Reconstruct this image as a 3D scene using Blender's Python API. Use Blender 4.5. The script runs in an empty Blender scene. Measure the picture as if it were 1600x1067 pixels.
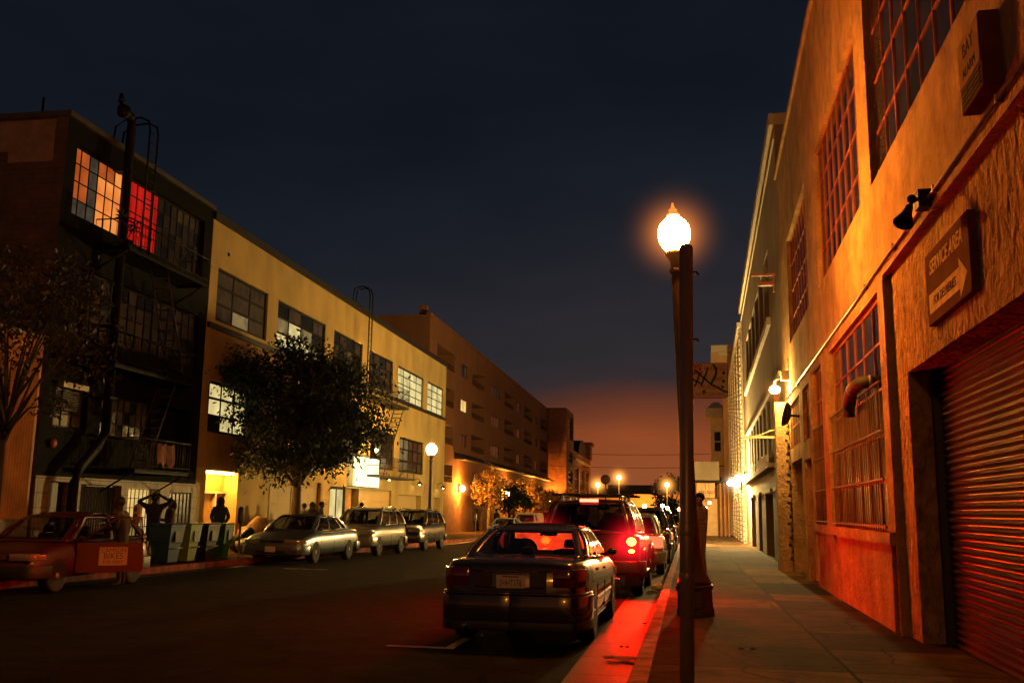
import bpy, bmesh, math, random
from mathutils import Vector, Matrix
C = bpy.context.scene.collection
SC = bpy.context.scene
R = math.radians
PI = math.pi
rnd = random.Random(7)

# ------------------------------------------------------------------ tagging
def tag(o, label=None, cat=None, group=None, kind=None):
    if label: o['label'] = label
    if cat: o['category'] = cat
    if group: o['group'] = group
    if kind: o['kind'] = kind
    return o

def thing(name, label, cat, loc=(0, 0, 0), rotz=0, group=None):
    o = bpy.data.objects.new(name, None)
    C.objects.link(o)
    o.empty_display_size = .2
    o.location = loc
    o.rotation_euler = (0, 0, rotz)
    return tag(o, label, cat, group)

def copy_tree(o, parent=None):
    c = o.copy()
    C.objects.link(c)
    if parent: c.parent = parent
    for ch in list(o.children): copy_tree(ch, c)
    return c

def relabel(c, loc, rz, label, group=None):
    c.location = loc
    c.rotation_euler.z = rz
    c['label'] = label
    if group: c['group'] = group
    return c

# ------------------------------------------------------------------ materials
def _new(name):
    m = bpy.data.materials.new(name)
    m.use_nodes = True
    nt = m.node_tree
    nt.nodes.clear()
    out = nt.nodes.new('ShaderNodeOutputMaterial')
    return m, nt, out

def mat(name, col, rough=.7, metal=0., var=.25, vscale=2., bump=0., bscale=20., stretch=(1, 1, 1), dist=.02,
        col2=None, coat=0., spec=.5, stain=0., detail=6, ridged=False):
    """principled surface with noise-varied colour and bump in world space"""
    m, nt, out = _new(name)
    N, K = nt.nodes.new, nt.links.new
    p = N('ShaderNodeBsdfPrincipled')
    p.inputs['Roughness'].default_value = rough
    p.inputs['Metallic'].default_value = metal
    p.inputs['Coat Weight'].default_value = coat
    p.inputs['Coat Roughness'].default_value = .06
    p.inputs['Specular IOR Level'].default_value = spec
    K(p.outputs[0], out.inputs[0])
    g = N('ShaderNodeNewGeometry')
    mp = N('ShaderNodeMapping')
    mp.inputs['Scale'].default_value = stretch
    K(g.outputs['Position'], mp.inputs['Vector'])
    n = N('ShaderNodeTexNoise')
    n.inputs['Scale'].default_value = vscale
    n.inputs['Detail'].default_value = detail
    n.inputs['Roughness'].default_value = .65
    K(mp.outputs[0], n.inputs['Vector'])
    r = N('ShaderNodeValToRGB')
    r.color_ramp.elements[0].position = .3
    r.color_ramp.elements[1].position = .7
    a = col2 if col2 else tuple(c * (1 - var) for c in col)
    b = col if col2 else tuple(min(1, c * (1 + var * .6)) for c in col)
    r.color_ramp.elements[0].color = (*a, 1)
    r.color_ramp.elements[1].color = (*b, 1)
    K(n.outputs['Fac'], r.inputs[0])
    last = r.outputs[0]
    if stain:
        n3 = N('ShaderNodeTexNoise')
        n3.inputs['Scale'].default_value = .7
        n3.inputs['Detail'].default_value = 5
        mp3 = N('ShaderNodeMapping')
        mp3.inputs['Scale'].default_value = (1.3, 1.3, .6) if ridged else (1.1, 1.1, .4)
        K(g.outputs['Position'], mp3.inputs['Vector'])
        K(mp3.outputs[0], n3.inputs['Vector'])
        r3 = N('ShaderNodeValToRGB')
        r3.color_ramp.elements[0].position = .35
        r3.color_ramp.elements[1].position = .62
        r3.color_ramp.elements[0].color = (1 - stain,) * 3 + (1,)
        r3.color_ramp.elements[1].color = (1, 1, 1, 1)
        K(n3.outputs['Fac'], r3.inputs[0])
        mx = N('ShaderNodeMix')
        mx.data_type = 'RGBA'
        mx.blend_type = 'MULTIPLY'
        mx.inputs[0].default_value = 1
        K(last, mx.inputs[6])
        K(r3.outputs[0], mx.inputs[7])
        last = mx.outputs[2]
    K(last, p.inputs['Base Color'])
    if bump:
        n2 = N('ShaderNodeTexNoise')
        n2.inputs['Scale'].default_value = bscale
        n2.inputs['Detail'].default_value = 4
        n2.inputs['Distortion'].default_value = .6 if ridged else 0
        if ridged == 2: n2.noise_type = 'RIDGED_MULTIFRACTAL'
        K(mp.outputs[0], n2.inputs['Vector'])
        b_ = N('ShaderNodeBump')
        b_.inputs['Strength'].default_value = bump
        b_.inputs['Distance'].default_value = dist
        K(n2.outputs['Fac'], b_.inputs['Height'])
        K(b_.outputs[0], p.inputs['Normal'])
    return m

def brick_mat(name, c1, c2, mortar, scale, axis, bw=.5, rh=.25, bump=.4, rough=.85, msize=.02, spec=.4, spots=0.):
    """bricks, tiles or slabs; axis: which two world axes the courses run over"""
    m, nt, out = _new(name)
    N, K = nt.nodes.new, nt.links.new
    p = N('ShaderNodeBsdfPrincipled')
    p.inputs['Roughness'].default_value = rough
    p.inputs['Specular IOR Level'].default_value = spec
    K(p.outputs[0], out.inputs[0])
    g = N('ShaderNodeNewGeometry')
    s = N('ShaderNodeSeparateXYZ')
    c = N('ShaderNodeCombineXYZ')
    K(g.outputs['Position'], s.inputs[0])
    K(s.outputs[axis[0]], c.inputs[0])
    K(s.outputs[axis[1]], c.inputs[1])
    b = N('ShaderNodeTexBrick')
    b.inputs['Color1'].default_value = (*c1, 1)
    b.inputs['Color2'].default_value = (*c2, 1)
    b.inputs['Mortar'].default_value = (*mortar, 1)
    b.inputs['Scale'].default_value = scale
    b.inputs['Mortar Size'].default_value = msize
    b.inputs['Mortar Smooth'].default_value = .3
    b.inputs['Brick Width'].default_value = bw
    b.inputs['Row Height'].default_value = rh
    if name.endswith('grid'): b.offset = 0
    K(c.outputs[0], b.inputs['Vector'])
    n = N('ShaderNodeTexNoise')
    n.inputs['Scale'].default_value = 1.7
    n.inputs['Detail'].default_value = 8
    n.inputs['Roughness'].default_value = .7
    K(g.outputs['Position'], n.inputs['Vector'])
    r = N('ShaderNodeValToRGB')
    r.color_ramp.elements[0].position = .3
    r.color_ramp.elements[1].position = .7
    lo = .22 if spots else .45
    r.color_ramp.elements[0].color = (lo, lo, lo, 1)
    r.color_ramp.elements[1].color = (1.15, 1.15, 1.15, 1)
    K(n.outputs['Fac'], r.inputs[0])
    mx = N('ShaderNodeMix')
    mx.data_type = 'RGBA'
    mx.blend_type = 'MULTIPLY'
    mx.inputs[0].default_value = 1
    K(b.outputs['Color'], mx.inputs[6])
    K(r.outputs[0], mx.inputs[7])
    last = mx.outputs[2]
    if spots:
        # trodden gum, oil drips and hairline cracks
        vo = N('ShaderNodeTexVoronoi'); vo.inputs['Scale'].default_value = 2.6
        K(g.outputs['Position'], vo.inputs['Vector'])
        r2 = N('ShaderNodeValToRGB'); r2.color_ramp.elements[0].position = .06; r2.color_ramp.elements[1].position = .11
        r2.color_ramp.elements[0].color = (1 - spots,) * 3 + (1,); r2.color_ramp.elements[1].color = (1, 1, 1, 1)
        K(vo.outputs['Distance'], r2.inputs[0])
        vc = N('ShaderNodeTexVoronoi'); vc.feature = 'DISTANCE_TO_EDGE'; vc.inputs['Scale'].default_value = .55
        nd = N('ShaderNodeVectorMath'); nd.operation = 'MULTIPLY_ADD'; nd.inputs[1].default_value = (.35, .35, .35)
        K(n.outputs['Color'], nd.inputs[0]); K(g.outputs['Position'], nd.inputs[2]); K(nd.outputs[0], vc.inputs['Vector'])
        r3 = N('ShaderNodeValToRGB'); r3.color_ramp.elements[0].position = .004; r3.color_ramp.elements[1].position = .012
        r3.color_ramp.elements[0].color = (1 - spots,) * 3 + (1,); r3.color_ramp.elements[1].color = (1, 1, 1, 1)
        K(vc.outputs['Distance'], r3.inputs[0])
        for rr in (r2, r3):
            m2 = N('ShaderNodeMix'); m2.data_type = 'RGBA'; m2.blend_type = 'MULTIPLY'; m2.inputs[0].default_value = 1
            K(last, m2.inputs[6]); K(rr.outputs[0], m2.inputs[7]); last = m2.outputs[2]
    K(last, p.inputs['Base Color'])
    n2 = N('ShaderNodeTexNoise')
    n2.inputs['Scale'].default_value = 45
    K(g.outputs['Position'], n2.inputs['Vector'])
    ad = N('ShaderNodeMath')
    ad.operation = 'MULTIPLY_ADD'
    ad.inputs[1].default_value = .25
    iv = N('ShaderNodeMath')
    iv.operation = 'SUBTRACT'
    iv.inputs[0].default_value = 1
    K(b.outputs['Fac'], iv.inputs[1])
    K(n2.outputs['Fac'], ad.inputs[0])
    K(iv.outputs[0], ad.inputs[2])
    bp = N('ShaderNodeBump')
    bp.inputs['Strength'].default_value = bump
    bp.inputs['Distance'].default_value = .012
    K(ad.outputs[0], bp.inputs['Height'])
    K(bp.outputs[0], p.inputs['Normal'])
    return m

def emis(name, col, s, var=0., vscale=1.5, col2=None, stretch=(1, 1, 1)):
    m, nt, out = _new(name)
    N, K = nt.nodes.new, nt.links.new
    e = N('ShaderNodeEmission')
    e.inputs['Color'].default_value = (*col, 1)
    e.inputs['Strength'].default_value = s
    if var or col2:
        g = N('ShaderNodeNewGeometry')
        mp = N('ShaderNodeMapping')
        mp.inputs['Scale'].default_value = stretch
        n = N('ShaderNodeTexNoise')
        n.inputs['Scale'].default_value = vscale
        n.inputs['Detail'].default_value = 3
        K(g.outputs['Position'], mp.inputs['Vector'])
        K(mp.outputs[0], n.inputs['Vector'])
        r = N('ShaderNodeValToRGB')
        r.color_ramp.elements[0].position = .35
        r.color_ramp.elements[1].position = .65
        c2 = col2 if col2 else tuple(c * (1 - var) for c in col)
        r.color_ramp.elements[0].color = (*c2, 1)
        r.color_ramp.elements[1].color = (*col, 1)
        K(n.outputs['Fac'], r.inputs[0])
        K(r.outputs[0], e.inputs['Color'])
    K(e.outputs[0], out.inputs[0])
    return m

def globe_mat(name, col, s):
    """frosted lamp globe: hot core, warmer and dimmer towards its rim"""
    m, nt, out = _new(name)
    N, K = nt.nodes.new, nt.links.new
    lw = N('ShaderNodeLayerWeight'); lw.inputs['Blend'].default_value = .5
    r = N('ShaderNodeMapRange'); r.inputs[1].default_value = .72; r.inputs[2].default_value = .97; r.inputs[3].default_value = s; r.inputs[4].default_value = 1.6
    K(lw.outputs['Facing'], r.inputs[0])
    e = N('ShaderNodeEmission'); e.inputs['Color'].default_value = (*col, 1)
    K(r.outputs[0], e.inputs['Strength'])
    K(e.outputs[0], out.inputs[0])
    return m

def glassy(name, col=(.02, .022, .025), rough=.06, wob=.25):
    """dark window glass: reflective, slightly wavy"""
    m, nt, out = _new(name)
    N, K = nt.nodes.new, nt.links.new
    p = N('ShaderNodeBsdfPrincipled')
    p.inputs['Base Color'].default_value = (*col, 1)
    p.inputs['Roughness'].default_value = rough
    p.inputs['Specular IOR Level'].default_value = .6
    g = N('ShaderNodeNewGeometry')
    n = N('ShaderNodeTexNoise')
    n.inputs['Scale'].default_value = 2.3
    K(g.outputs['Position'], n.inputs['Vector'])
    r = N('ShaderNodeValToRGB')
    r.color_ramp.elements[0].color = (*(c * .4 for c in col), 1)
    r.color_ramp.elements[1].color = (*(c * 1.9 for c in col), 1)
    K(n.outputs['Fac'], r.inputs[0])
    K(r.outputs[0], p.inputs['Base Color'])
    b = N('ShaderNodeBump')
    b.inputs['Strength'].default_value = wob
    b.inputs['Distance'].default_value = .02
    K(n.outputs['Fac'], b.inputs['Height'])
    K(b.outputs[0], p.inputs['Normal'])
    K(p.outputs[0], out.inputs[0])
    return m

def car_glass(name, tint, haze=0., hazecol=(.8, .8, .8)):
    """clear tinted car glass; haze = how far dirt on it scatters light"""
    m, nt, out = _new(name)
    N, K = nt.nodes.new, nt.links.new
    t = N('ShaderNodeBsdfTransparent')
    t.inputs[0].default_value = (*tint, 1)
    g = N('ShaderNodeBsdfGlossy')
    g.inputs['Roughness'].default_value = .03
    g.inputs[0].default_value = (1, 1, 1, 1)
    ge = N('ShaderNodeNewGeometry')
    dt = N('ShaderNodeVectorMath'); dt.operation = 'DOT_PRODUCT'
    K(ge.outputs['Incoming'], dt.inputs[0]); K(ge.outputs['Normal'], dt.inputs[1])
    ab = N('ShaderNodeMath'); ab.operation = 'ABSOLUTE'; K(dt.outputs['Value'], ab.inputs[0])
    iv = N('ShaderNodeMath'); iv.operation = 'SUBTRACT'; iv.inputs[0].default_value = 1; iv.use_clamp = True; K(ab.outputs[0], iv.inputs[1])
    pw = N('ShaderNodeMath'); pw.operation = 'POWER'; pw.inputs[1].default_value = 5; K(iv.outputs[0], pw.inputs[0])
    lw = N('ShaderNodeMath'); lw.operation = 'MULTIPLY_ADD'; lw.inputs[1].default_value = .9; lw.inputs[2].default_value = .045; K(pw.outputs[0], lw.inputs[0])
    mx = N('ShaderNodeMixShader')
    K(lw.outputs[0], mx.inputs[0])
    first = t.outputs[0]
    if haze:
        tr = N('ShaderNodeBsdfTranslucent')
        tr.inputs[0].default_value = (*hazecol, 1)
        geo = N('ShaderNodeNewGeometry')
        n = N('ShaderNodeTexNoise')
        n.inputs['Scale'].default_value = 5
        n.inputs['Detail'].default_value = 5
        K(geo.outputs['Position'], n.inputs['Vector'])
        mr = N('ShaderNodeMapRange')
        mr.inputs[1].default_value = .3
        mr.inputs[2].default_value = .7
        mr.inputs[3].default_value = haze * .7
        mr.inputs[4].default_value = min(1, haze * 1.2)
        K(n.outputs['Fac'], mr.inputs[0])
        m0 = N('ShaderNodeMixShader')
        K(mr.outputs[0], m0.inputs[0])
        K(t.outputs[0], m0.inputs[1])
        K(tr.outputs[0], m0.inputs[2])
        first = m0.outputs[0]
    K(first, mx.inputs[1])
    K(g.outputs[0], mx.inputs[2])
    K(mx.outputs[0], out.inputs[0])
    return m

def leaf_mat(name, col, col2, trans=.35):
    m, nt, out = _new(name)
    N, K = nt.nodes.new, nt.links.new
    g = N('ShaderNodeNewGeometry')
    r = N('ShaderNodeValToRGB')
    r.color_ramp.elements[0].color = (*col, 1)
    r.color_ramp.elements[1].color = (*col2, 1)
    K(g.outputs['Random Per Island'], r.inputs[0])
    d = N('ShaderNodeBsdfPrincipled')
    d.inputs['Roughness'].default_value = .55
    t = N('ShaderNodeBsdfTranslucent')
    K(r.outputs[0], d.inputs['Base Color'])
    K(r.outputs[0], t.inputs[0])
    mx = N('ShaderNodeMixShader')
    mx.inputs[0].default_value = trans
    K(d.outputs[0], mx.inputs[1])
    K(t.outputs[0], mx.inputs[2])
    K(mx.outputs[0], out.inputs[0])
    return m

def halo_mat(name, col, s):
    """self-glowing ball imitating glare round a lamp, fading to nothing at its edge"""
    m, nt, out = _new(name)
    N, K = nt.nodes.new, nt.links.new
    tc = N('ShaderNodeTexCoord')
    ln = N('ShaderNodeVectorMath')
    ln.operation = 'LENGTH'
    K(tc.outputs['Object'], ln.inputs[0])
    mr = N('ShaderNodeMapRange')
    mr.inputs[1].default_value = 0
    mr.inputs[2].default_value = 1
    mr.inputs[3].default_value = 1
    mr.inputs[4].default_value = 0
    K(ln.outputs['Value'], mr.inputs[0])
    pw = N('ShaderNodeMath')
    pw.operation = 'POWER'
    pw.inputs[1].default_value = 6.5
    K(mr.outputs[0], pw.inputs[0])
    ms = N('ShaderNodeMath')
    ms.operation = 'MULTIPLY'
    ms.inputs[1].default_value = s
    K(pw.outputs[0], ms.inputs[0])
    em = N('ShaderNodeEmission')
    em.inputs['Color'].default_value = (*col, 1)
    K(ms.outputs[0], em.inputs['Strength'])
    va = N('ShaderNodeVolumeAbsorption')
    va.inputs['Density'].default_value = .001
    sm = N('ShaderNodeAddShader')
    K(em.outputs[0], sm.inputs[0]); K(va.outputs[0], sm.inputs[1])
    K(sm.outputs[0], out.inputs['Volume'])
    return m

# ------------------------------------------------------------------ mesh builder
class MB:
    def __init__(s, tf=None):
        s.v, s.f, s.mi, s.sm, s.tf = [], [], [], [], tf
        s.cur, s.smooth = 0, False
    def add(s, pts, faces):
        b = len(s.v)
        s.v += [Vector(s.tf(*p)) if s.tf else Vector(p) for p in pts]
        for f in faces:
            s.f.append([b + i for i in f]); s.mi.append(s.cur); s.sm.append(s.smooth)
        return s
    def quad(s, *pts): return s.add(pts, [list(range(len(pts)))])
    def box(s, x0, x1, y0, y1, z0, z1):
        p = [(x, y, z) for z in (z0, z1) for y in (y0, y1) for x in (x0, x1)]
        return s.add(p, [(0, 2, 3, 1), (4, 5, 7, 6), (0, 1, 5, 4), (2, 6, 7, 3), (0, 4, 6, 2), (1, 3, 7, 5)])
    def taper(s, x0, x1, y0, y1, z0, z1, k):
        cx, cy = (x0 + x1) / 2, (y0 + y1) / 2
        p = []
        for z, q in ((z0, 1), (z1, k)):
            for y in (y0, y1):
                for x in (x0, x1): p.append((cx + (x - cx) * q, cy + (y - cy) * q, z))
        return s.add(p, [(0, 2, 3, 1), (4, 5, 7, 6), (0, 1, 5, 4), (2, 6, 7, 3), (0, 4, 6, 2), (1, 3, 7, 5)])
    def tube(s, path, r, n=6, cap=True):
        """path of points in the local frame, radius number or list"""
        P = [Vector(p) for p in path]
        rr = r if isinstance(r, (list, tuple)) else [r] * len(P)
        pts, fs = [], []
        for i, p in enumerate(P):
            t = (P[min(i + 1, len(P) - 1)] - P[max(i - 1, 0)])
            if t.length < 1e-9: t = Vector((0, 0, 1))
            t.normalize()
            a = t.cross(Vector((0, 0, 1)) if abs(t.z) < .9 else Vector((1, 0, 0))).normalized()
            b = t.cross(a)
            for k in range(n):
                q = 2 * PI * k / n
                pts.append(tuple(p + (a * math.cos(q) + b * math.sin(q)) * rr[i]))
        for i in range(len(P) - 1):
            for k in range(n):
                fs.append((i * n + k, i * n + (k + 1) % n, (i + 1) * n + (k + 1) % n, (i + 1) * n + k))
        if cap:
            fs.append(tuple(range(n))[::-1]); fs.append(tuple((len(P) - 1) * n + k for k in range(n)))
        o = s.smooth; s.smooth = True; s.add(pts, fs); s.smooth = o
        return s
    def lathe(s, prof, n=16, c=(0, 0, 0), axis='z', sq=False):
        pts, fs = [], []
        for r, h in prof:
            for k in range(n):
                q = 2 * PI * (k + .5 * sq) / n
                a, b = r * math.cos(q), r * math.sin(q)
                p = (a, b, h) if axis == 'z' else ((h, a, b) if axis == 'x' else (a, h, b))
                pts.append((c[0] + p[0], c[1] + p[1], c[2] + p[2]))
        for i in range(len(prof) - 1):
            for k in range(n):
                fs.append((i * n + k, i * n + (k + 1) % n, (i + 1) * n + (k + 1) % n, (i + 1) * n + k))
        fs.append(tuple(range(n))[::-1]); fs.append(tuple((len(prof) - 1) * n + k for k in range(n)))
        o = s.smooth; s.smooth = not sq; s.add(pts, fs); s.smooth = o
        return s
    def ball(s, c, r, nu=10, nv=7):
        rx, ry, rz = r if isinstance(r, tuple) else (r, r, r)
        pts, fs = [(c[0], c[1], c[2] - rz)], []
        for j in range(1, nv):
            t = -PI / 2 + PI * j / nv
            for k in range(nu):
                q = 2 * PI * k / nu
                pts.append((c[0] + rx * math.cos(t) * math.cos(q), c[1] + ry * math.cos(t) * math.sin(q), c[2] + rz * math.sin(t)))
        pts.append((c[0], c[1], c[2] + rz))
        for k in range(nu): fs.append((0, 1 + (k + 1) % nu, 1 + k))
        for j in range(nv - 2):
            for k in range(nu):
                a = 1 + j * nu
                fs.append((a + k, a + (k + 1) % nu, a + nu + (k + 1) % nu, a + nu + k))
        a = 1 + (nv - 2) * nu
        for k in range(nu): fs.append((a + k, a + (k + 1) % nu, len(pts) - 1))
        o = s.smooth; s.smooth = True; s.add(pts, fs); s.smooth = o
        return s
    def build(s, name, m, parent=None, label=None, bevel=0, recalc=True):
        off = Vector((0, 0, 0))
        if parent is not None and s.tf:
            q = parent
            while q is not None:
                off += q.location; q = q.parent
        me = bpy.data.meshes.new(name)
        me.from_pydata([tuple(v - off) for v in s.v], [], s.f)
        for x in (m if isinstance(m, (list, tuple)) else [m]): me.materials.append(x)
        for p, i, k in zip(me.polygons, s.mi, s.sm): p.material_index = i; p.use_smooth = k
        if recalc:
            bm = bmesh.new(); bm.from_mesh(me)
            bmesh.ops.recalc_face_normals(bm, faces=bm.faces)
            bm.to_mesh(me); bm.free()
        o = bpy.data.objects.new(name, me)
        C.objects.link(o)
        if parent is not None: o.parent = parent
        if label: o['label'] = label
        if bevel:
            md = o.modifiers.new('edge', 'BEVEL'); md.width = bevel; md.segments = 2; md.limit_method = 'ANGLE'
        return o

def text_mesh(name, txt, size, m, parent, mw, align='CENTER', shear=0., extrude=.002, sx=1., bold=0.):
    """lettering as a mesh; mw maps the text plane (x right, y up) into the parent's space"""
    cu = bpy.data.curves.new(name, 'FONT')
    cu.body = txt; cu.size = size; cu.align_x = align; cu.align_y = 'CENTER'; cu.shear = shear; cu.extrude = extrude
    cu.resolution_u = 3; cu.offset = bold
    t = bpy.data.objects.new(name, cu)
    C.objects.link(t)
    dg = bpy.context.evaluated_depsgraph_get()
    me = bpy.data.meshes.new_from_object(t.evaluated_get(dg))
    bpy.data.objects.remove(t)
    me.transform(Matrix.Diagonal((sx, 1, 1, 1)))
    me.transform(mw)
    me.materials.clear(); me.materials.append(m)
    o = bpy.data.objects.new(name, me)
    C.objects.link(o)
    o.parent = parent
    return o

def plane_matrix(o, x, y):
    x, y = Vector(x).normalized(), Vector(y).normalized()
    z = x.cross(y)
    return Matrix(((x.x, y.x, z.x, o[0]), (x.y, y.y, z.y, o[1]), (x.z, y.z, z.z, o[2]), (0, 0, 0, 1)))

def halo(parent, loc, rad, m, name='lamp_halo'):
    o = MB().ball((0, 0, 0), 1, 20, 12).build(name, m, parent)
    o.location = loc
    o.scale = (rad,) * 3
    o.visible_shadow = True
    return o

# ------------------------------------------------------------------ the two street walls and the slope of the street
GR = .008
def gz(y): return -GR * (y - 12)            # the carriageway falls gently away
def sw(y): return .15 + gz(y)               # pavement level
def tL(n, u, z): return (-15.4 - .016664 * (u - 35) + .99986 * n, 35 + .99986 * (u - 35) + .016664 * n, z)
def tR(n, u, z): return (2.143 + .018663 * u - .99983 * n, .99983 * u + .018663 * n, z)
XL, XR = (.99986, .016664, 0), (-.99983, .018663, 0)
UL, UR = (-.016664, .99986, 0), (.018663, .99983, 0)
KERB_R, KERB_L = -.5, -12.25

def facade(mb, n, u0, u1, z0, z1, holes, depth):
    """front sheet with real openings and their reveals"""
    us = sorted({u0, u1, *[h[0] for h in holes], *[h[1] for h in holes]})
    zs = sorted({z0, z1, *[h[2] for h in holes], *[h[3] for h in holes]})
    for a, b in zip(us, us[1:]):
        for c, d in zip(zs, zs[1:]):
            mu, mz = (a + b) / 2, (c + d) / 2
            if any(h[0] < mu < h[1] and h[2] < mz < h[3] for h in holes): continue
            mb.quad((n, a, c), (n, b, c), (n, b, d), (n, a, d))
    for h in holes:
        a, b, c, d = h[:4]
        q = n - (h[4] if len(h) > 4 else depth)
        mb.quad((n, a, c), (q, a, c), (q, a, d), (n, a, d))
        mb.quad((n, b, c), (n, b, d), (q, b, d), (q, b, c))
        mb.quad((n, a, d), (q, a, d), (q, b, d), (n, b, d))
        mb.quad((n, a, c), (n, b, c), (q, b, c), (q, a, c))

def shell(mb, n, u0, u1, z0, z1, back):
    """sides, roof and back of a building behind its front"""
    mb.quad((n, u0, z0), (n, u0, z1), (back, u0, z1), (back, u0, z0))
    mb.quad((n, u1, z0), (back, u1, z0), (back, u1, z1), (n, u1, z1))
    mb.quad((n, u0, z1), (n, u1, z1), (back, u1, z1), (back, u0, z1))
    mb.quad((back, u0, z0), (back, u0, z1), (back, u1, z1), (back, u1, z0))

def window(root, tf, n, u0, u1, z0, z1, cols, rows, fm, pm, bar=.03, edge=.06, thick=.05, pick=None, name='window', mull=(), casing=None, back=.02):
    """frame with glazing bars, the panes as a sub-part; pick(c, r) chooses a pane's material"""
    mb = MB(tf)
    us = [u0 + (u1 - u0) * i / cols for i in range(cols + 1)]
    zs = [z0 + (z1 - z0) * i / rows for i in range(rows + 1)]
    for i, u in enumerate(us):
        w = edge if i in (0, cols) else (edge if i in mull else bar) / 2
        a, b = (u, u + w) if i == 0 else ((u - w, u) if i == cols else (u - w, u + w))
        mb.box(n - thick, n, a, b, z0, z1)
    for i, z in enumerate(zs):
        w = edge if i in (0, rows) else bar / 2
        a, b = (z, z + w) if i == 0 else ((z - w, z) if i == rows else (z - w, z + w))
        mb.box(n - thick * .9, n - .004, u0 + .001, u1 - .001, a, b)
    f = mb.build(name, fm, root)
    pb = MB(tf)
    pms = pm if isinstance(pm, (list, tuple)) else [pm]
    for i in range(cols):
        for j in range(rows):
            pb.cur = pick(i, j) if pick else 0
            pb.quad((n - back - .012 * ((i * 7 + j * 3) % 2) * 0, us[i], zs[j]), (n - back, us[i + 1], zs[j]), (n - back, us[i + 1], zs[j + 1]), (n - back, us[i], zs[j + 1]))
    pb.build('pane', pms, f)
    return f

def broot(name, label, tf, u, group=None):
    p = tf(0, u, 0)
    return thing(name, label, 'building', (p[0], p[1], sw(p[1])), 0, group)
# ------------------------------------------------------------------ palette
SOD, WARM, PALE = (1, .36, .055), (1, .56, .16), (1, .78, .36)
M = {}
M['asphalt'] = brick_mat('asphalt', (.021, .0165, .0135), (.019, .015, .0125), (.018, .014, .012), .08, (1, 0), 3, 2, .5, 1, .002, .05, .6)
M['gutter'] = brick_mat('gutter_slabs', (.03, .02, .016), (.017, .0125, .0105), (.005, .004, .0035), 1, (1, 0), 1.15, 4, 1., .55, .035, .35, .75)
M['slab'] = brick_mat('pavement_slabs_grid', (.175, .092, .036), (.026, .014, .0065), (.008, .006, .005), 1, (1, 0), 1.5, 1.35, .6, .95, .018, .05, .75)
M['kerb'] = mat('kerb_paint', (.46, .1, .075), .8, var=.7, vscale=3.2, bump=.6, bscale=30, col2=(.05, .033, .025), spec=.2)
M['white_line'] = mat('road_paint', (.45, .42, .36), .7, var=.5, vscale=8)
M['stucco'] = mat('smooth_stucco', (.52, .33, .17), .9, var=.4, vscale=2.5, bump=1., bscale=13, stretch=(1, 1, .85), dist=.05, stain=.3, spec=.2, ridged=1)
M['rough'] = mat('roughcast_stucco', (.48, .3, .15), .92, var=.45, vscale=8, bump=1., bscale=9, stretch=(1, 1, .62), dist=.16, stain=.25, spec=.15, ridged=1)
M['redwood'] = mat('red_oxide_steel', (.36, .1, .06), .55, var=.3)
M['barsteel'] = mat('rusty_bar_steel', (.16, .085, .05), .55, metal=.3, var=.4, vscale=6)
M['darksteel'] = mat('dark_steel', (.025, .024, .024), .5, metal=.3, var=.4)
M['black'] = mat('soft_black', (.008, .008, .008), .8, var=.3)
M['blackwall'] = mat('black_painted_wall', (.0065, .0065, .007), .75, var=.5, vscale=.9, bump=.4, bscale=14, stain=.4, spec=.08)
M['iron'] = mat('black_iron', (.008, .008, .008), .6, var=.4, spec=.15)
M['greyiron'] = mat('grey_painted_iron', (.06, .058, .055), .5, var=.4)
M['shutter'] = mat('painted_shutter_steel', (.062, .009, .007), .36, metal=.1, var=.6, vscale=1.4, bump=.3, bscale=5, stain=.5, spec=.35)
M['yellow'] = mat('yellow_painted_plaster', (.56, .41, .15), .85, var=.1, vscale=1.1, bump=.25, bscale=22, stain=.24)
M['brownshade'] = mat('shaded_brown_plaster', (.42, .25, .09), .85, var=.3, vscale=.8, bump=.3, bscale=18, stain=.35)  # browner paint, with the street tree's shadow worked into its colour
M['doorpaint'] = mat('yellow_door_paint', (.5, .38, .17), .6, var=.15, vscale=1.2)
M['ochre'] = mat('ochre_paint', (.58, .3, .06), .7, var=.2)
M['tile'] = brick_mat('tan_tile_grid', (.3, .235, .13), (.25, .2, .115), (.08, .06, .04), 1, (1, 2), .42, .35, .4, .5, .012)
M['sidebrick'] = brick_mat('side_brick', (.13, .082, .06), (.1, .066, .05), (.09, .065, .05), 1, (0, 2), .4, .13, .5)
M['sidepatch'] = mat('pale_render_patch', (.25, .18, .15), .9, var=.3, vscale=3)
M['corrug'] = mat('rusty_corrugated_iron', (.6, .34, .15), .6, metal=.2, var=.45, vscale=1.2, stain=.4)
M['aptwall'] = mat('terracotta_render', (.2, .085, .038), .9, var=.12, vscale=.35, bump=.2, bscale=20, stain=.15)
M['aptbrick'] = brick_mat('base_brick', (.28, .13, .055), (.23, .105, .05), (.18, .11, .07), 1, (1, 2), .4, .13, .4)
M['towerbrick'] = brick_mat('tower_brick', (.33, .12, .06), (.26, .1, .055), (.16, .09, .06), 1, (0, 2), .9, .3, .5)
M['greywall'] = mat('grey_beige_wall', (.3, .25, .18), .85, var=.15, vscale=.8, bump=.25, bscale=16, stain=.25)
M['palewall'] = mat('pale_trim', (.52, .46, .34), .8, var=.15)
M['redbrick'] = brick_mat('pink_brick', (.4, .25, .2), (.33, .2, .16), (.3, .25, .2), 1, (1, 2), .5, .17, .5)
M['cream'] = mat('cream_paint', (.55, .42, .26), .8, var=.2, vscale=2)
M['ply'] = mat('weathered_plywood', (.3, .17, .08), .8, var=.4, vscale=2, stretch=(3, 3, .4))
M['glass'] = glassy('dark_window_glass')
M['blueglass'] = glassy('dusky_window_glass', (.03, .028, .05), .08, .4)
M['greyglass'] = glassy('grey_curtained_glass', (.09, .08, .065), .15, .3)
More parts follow.
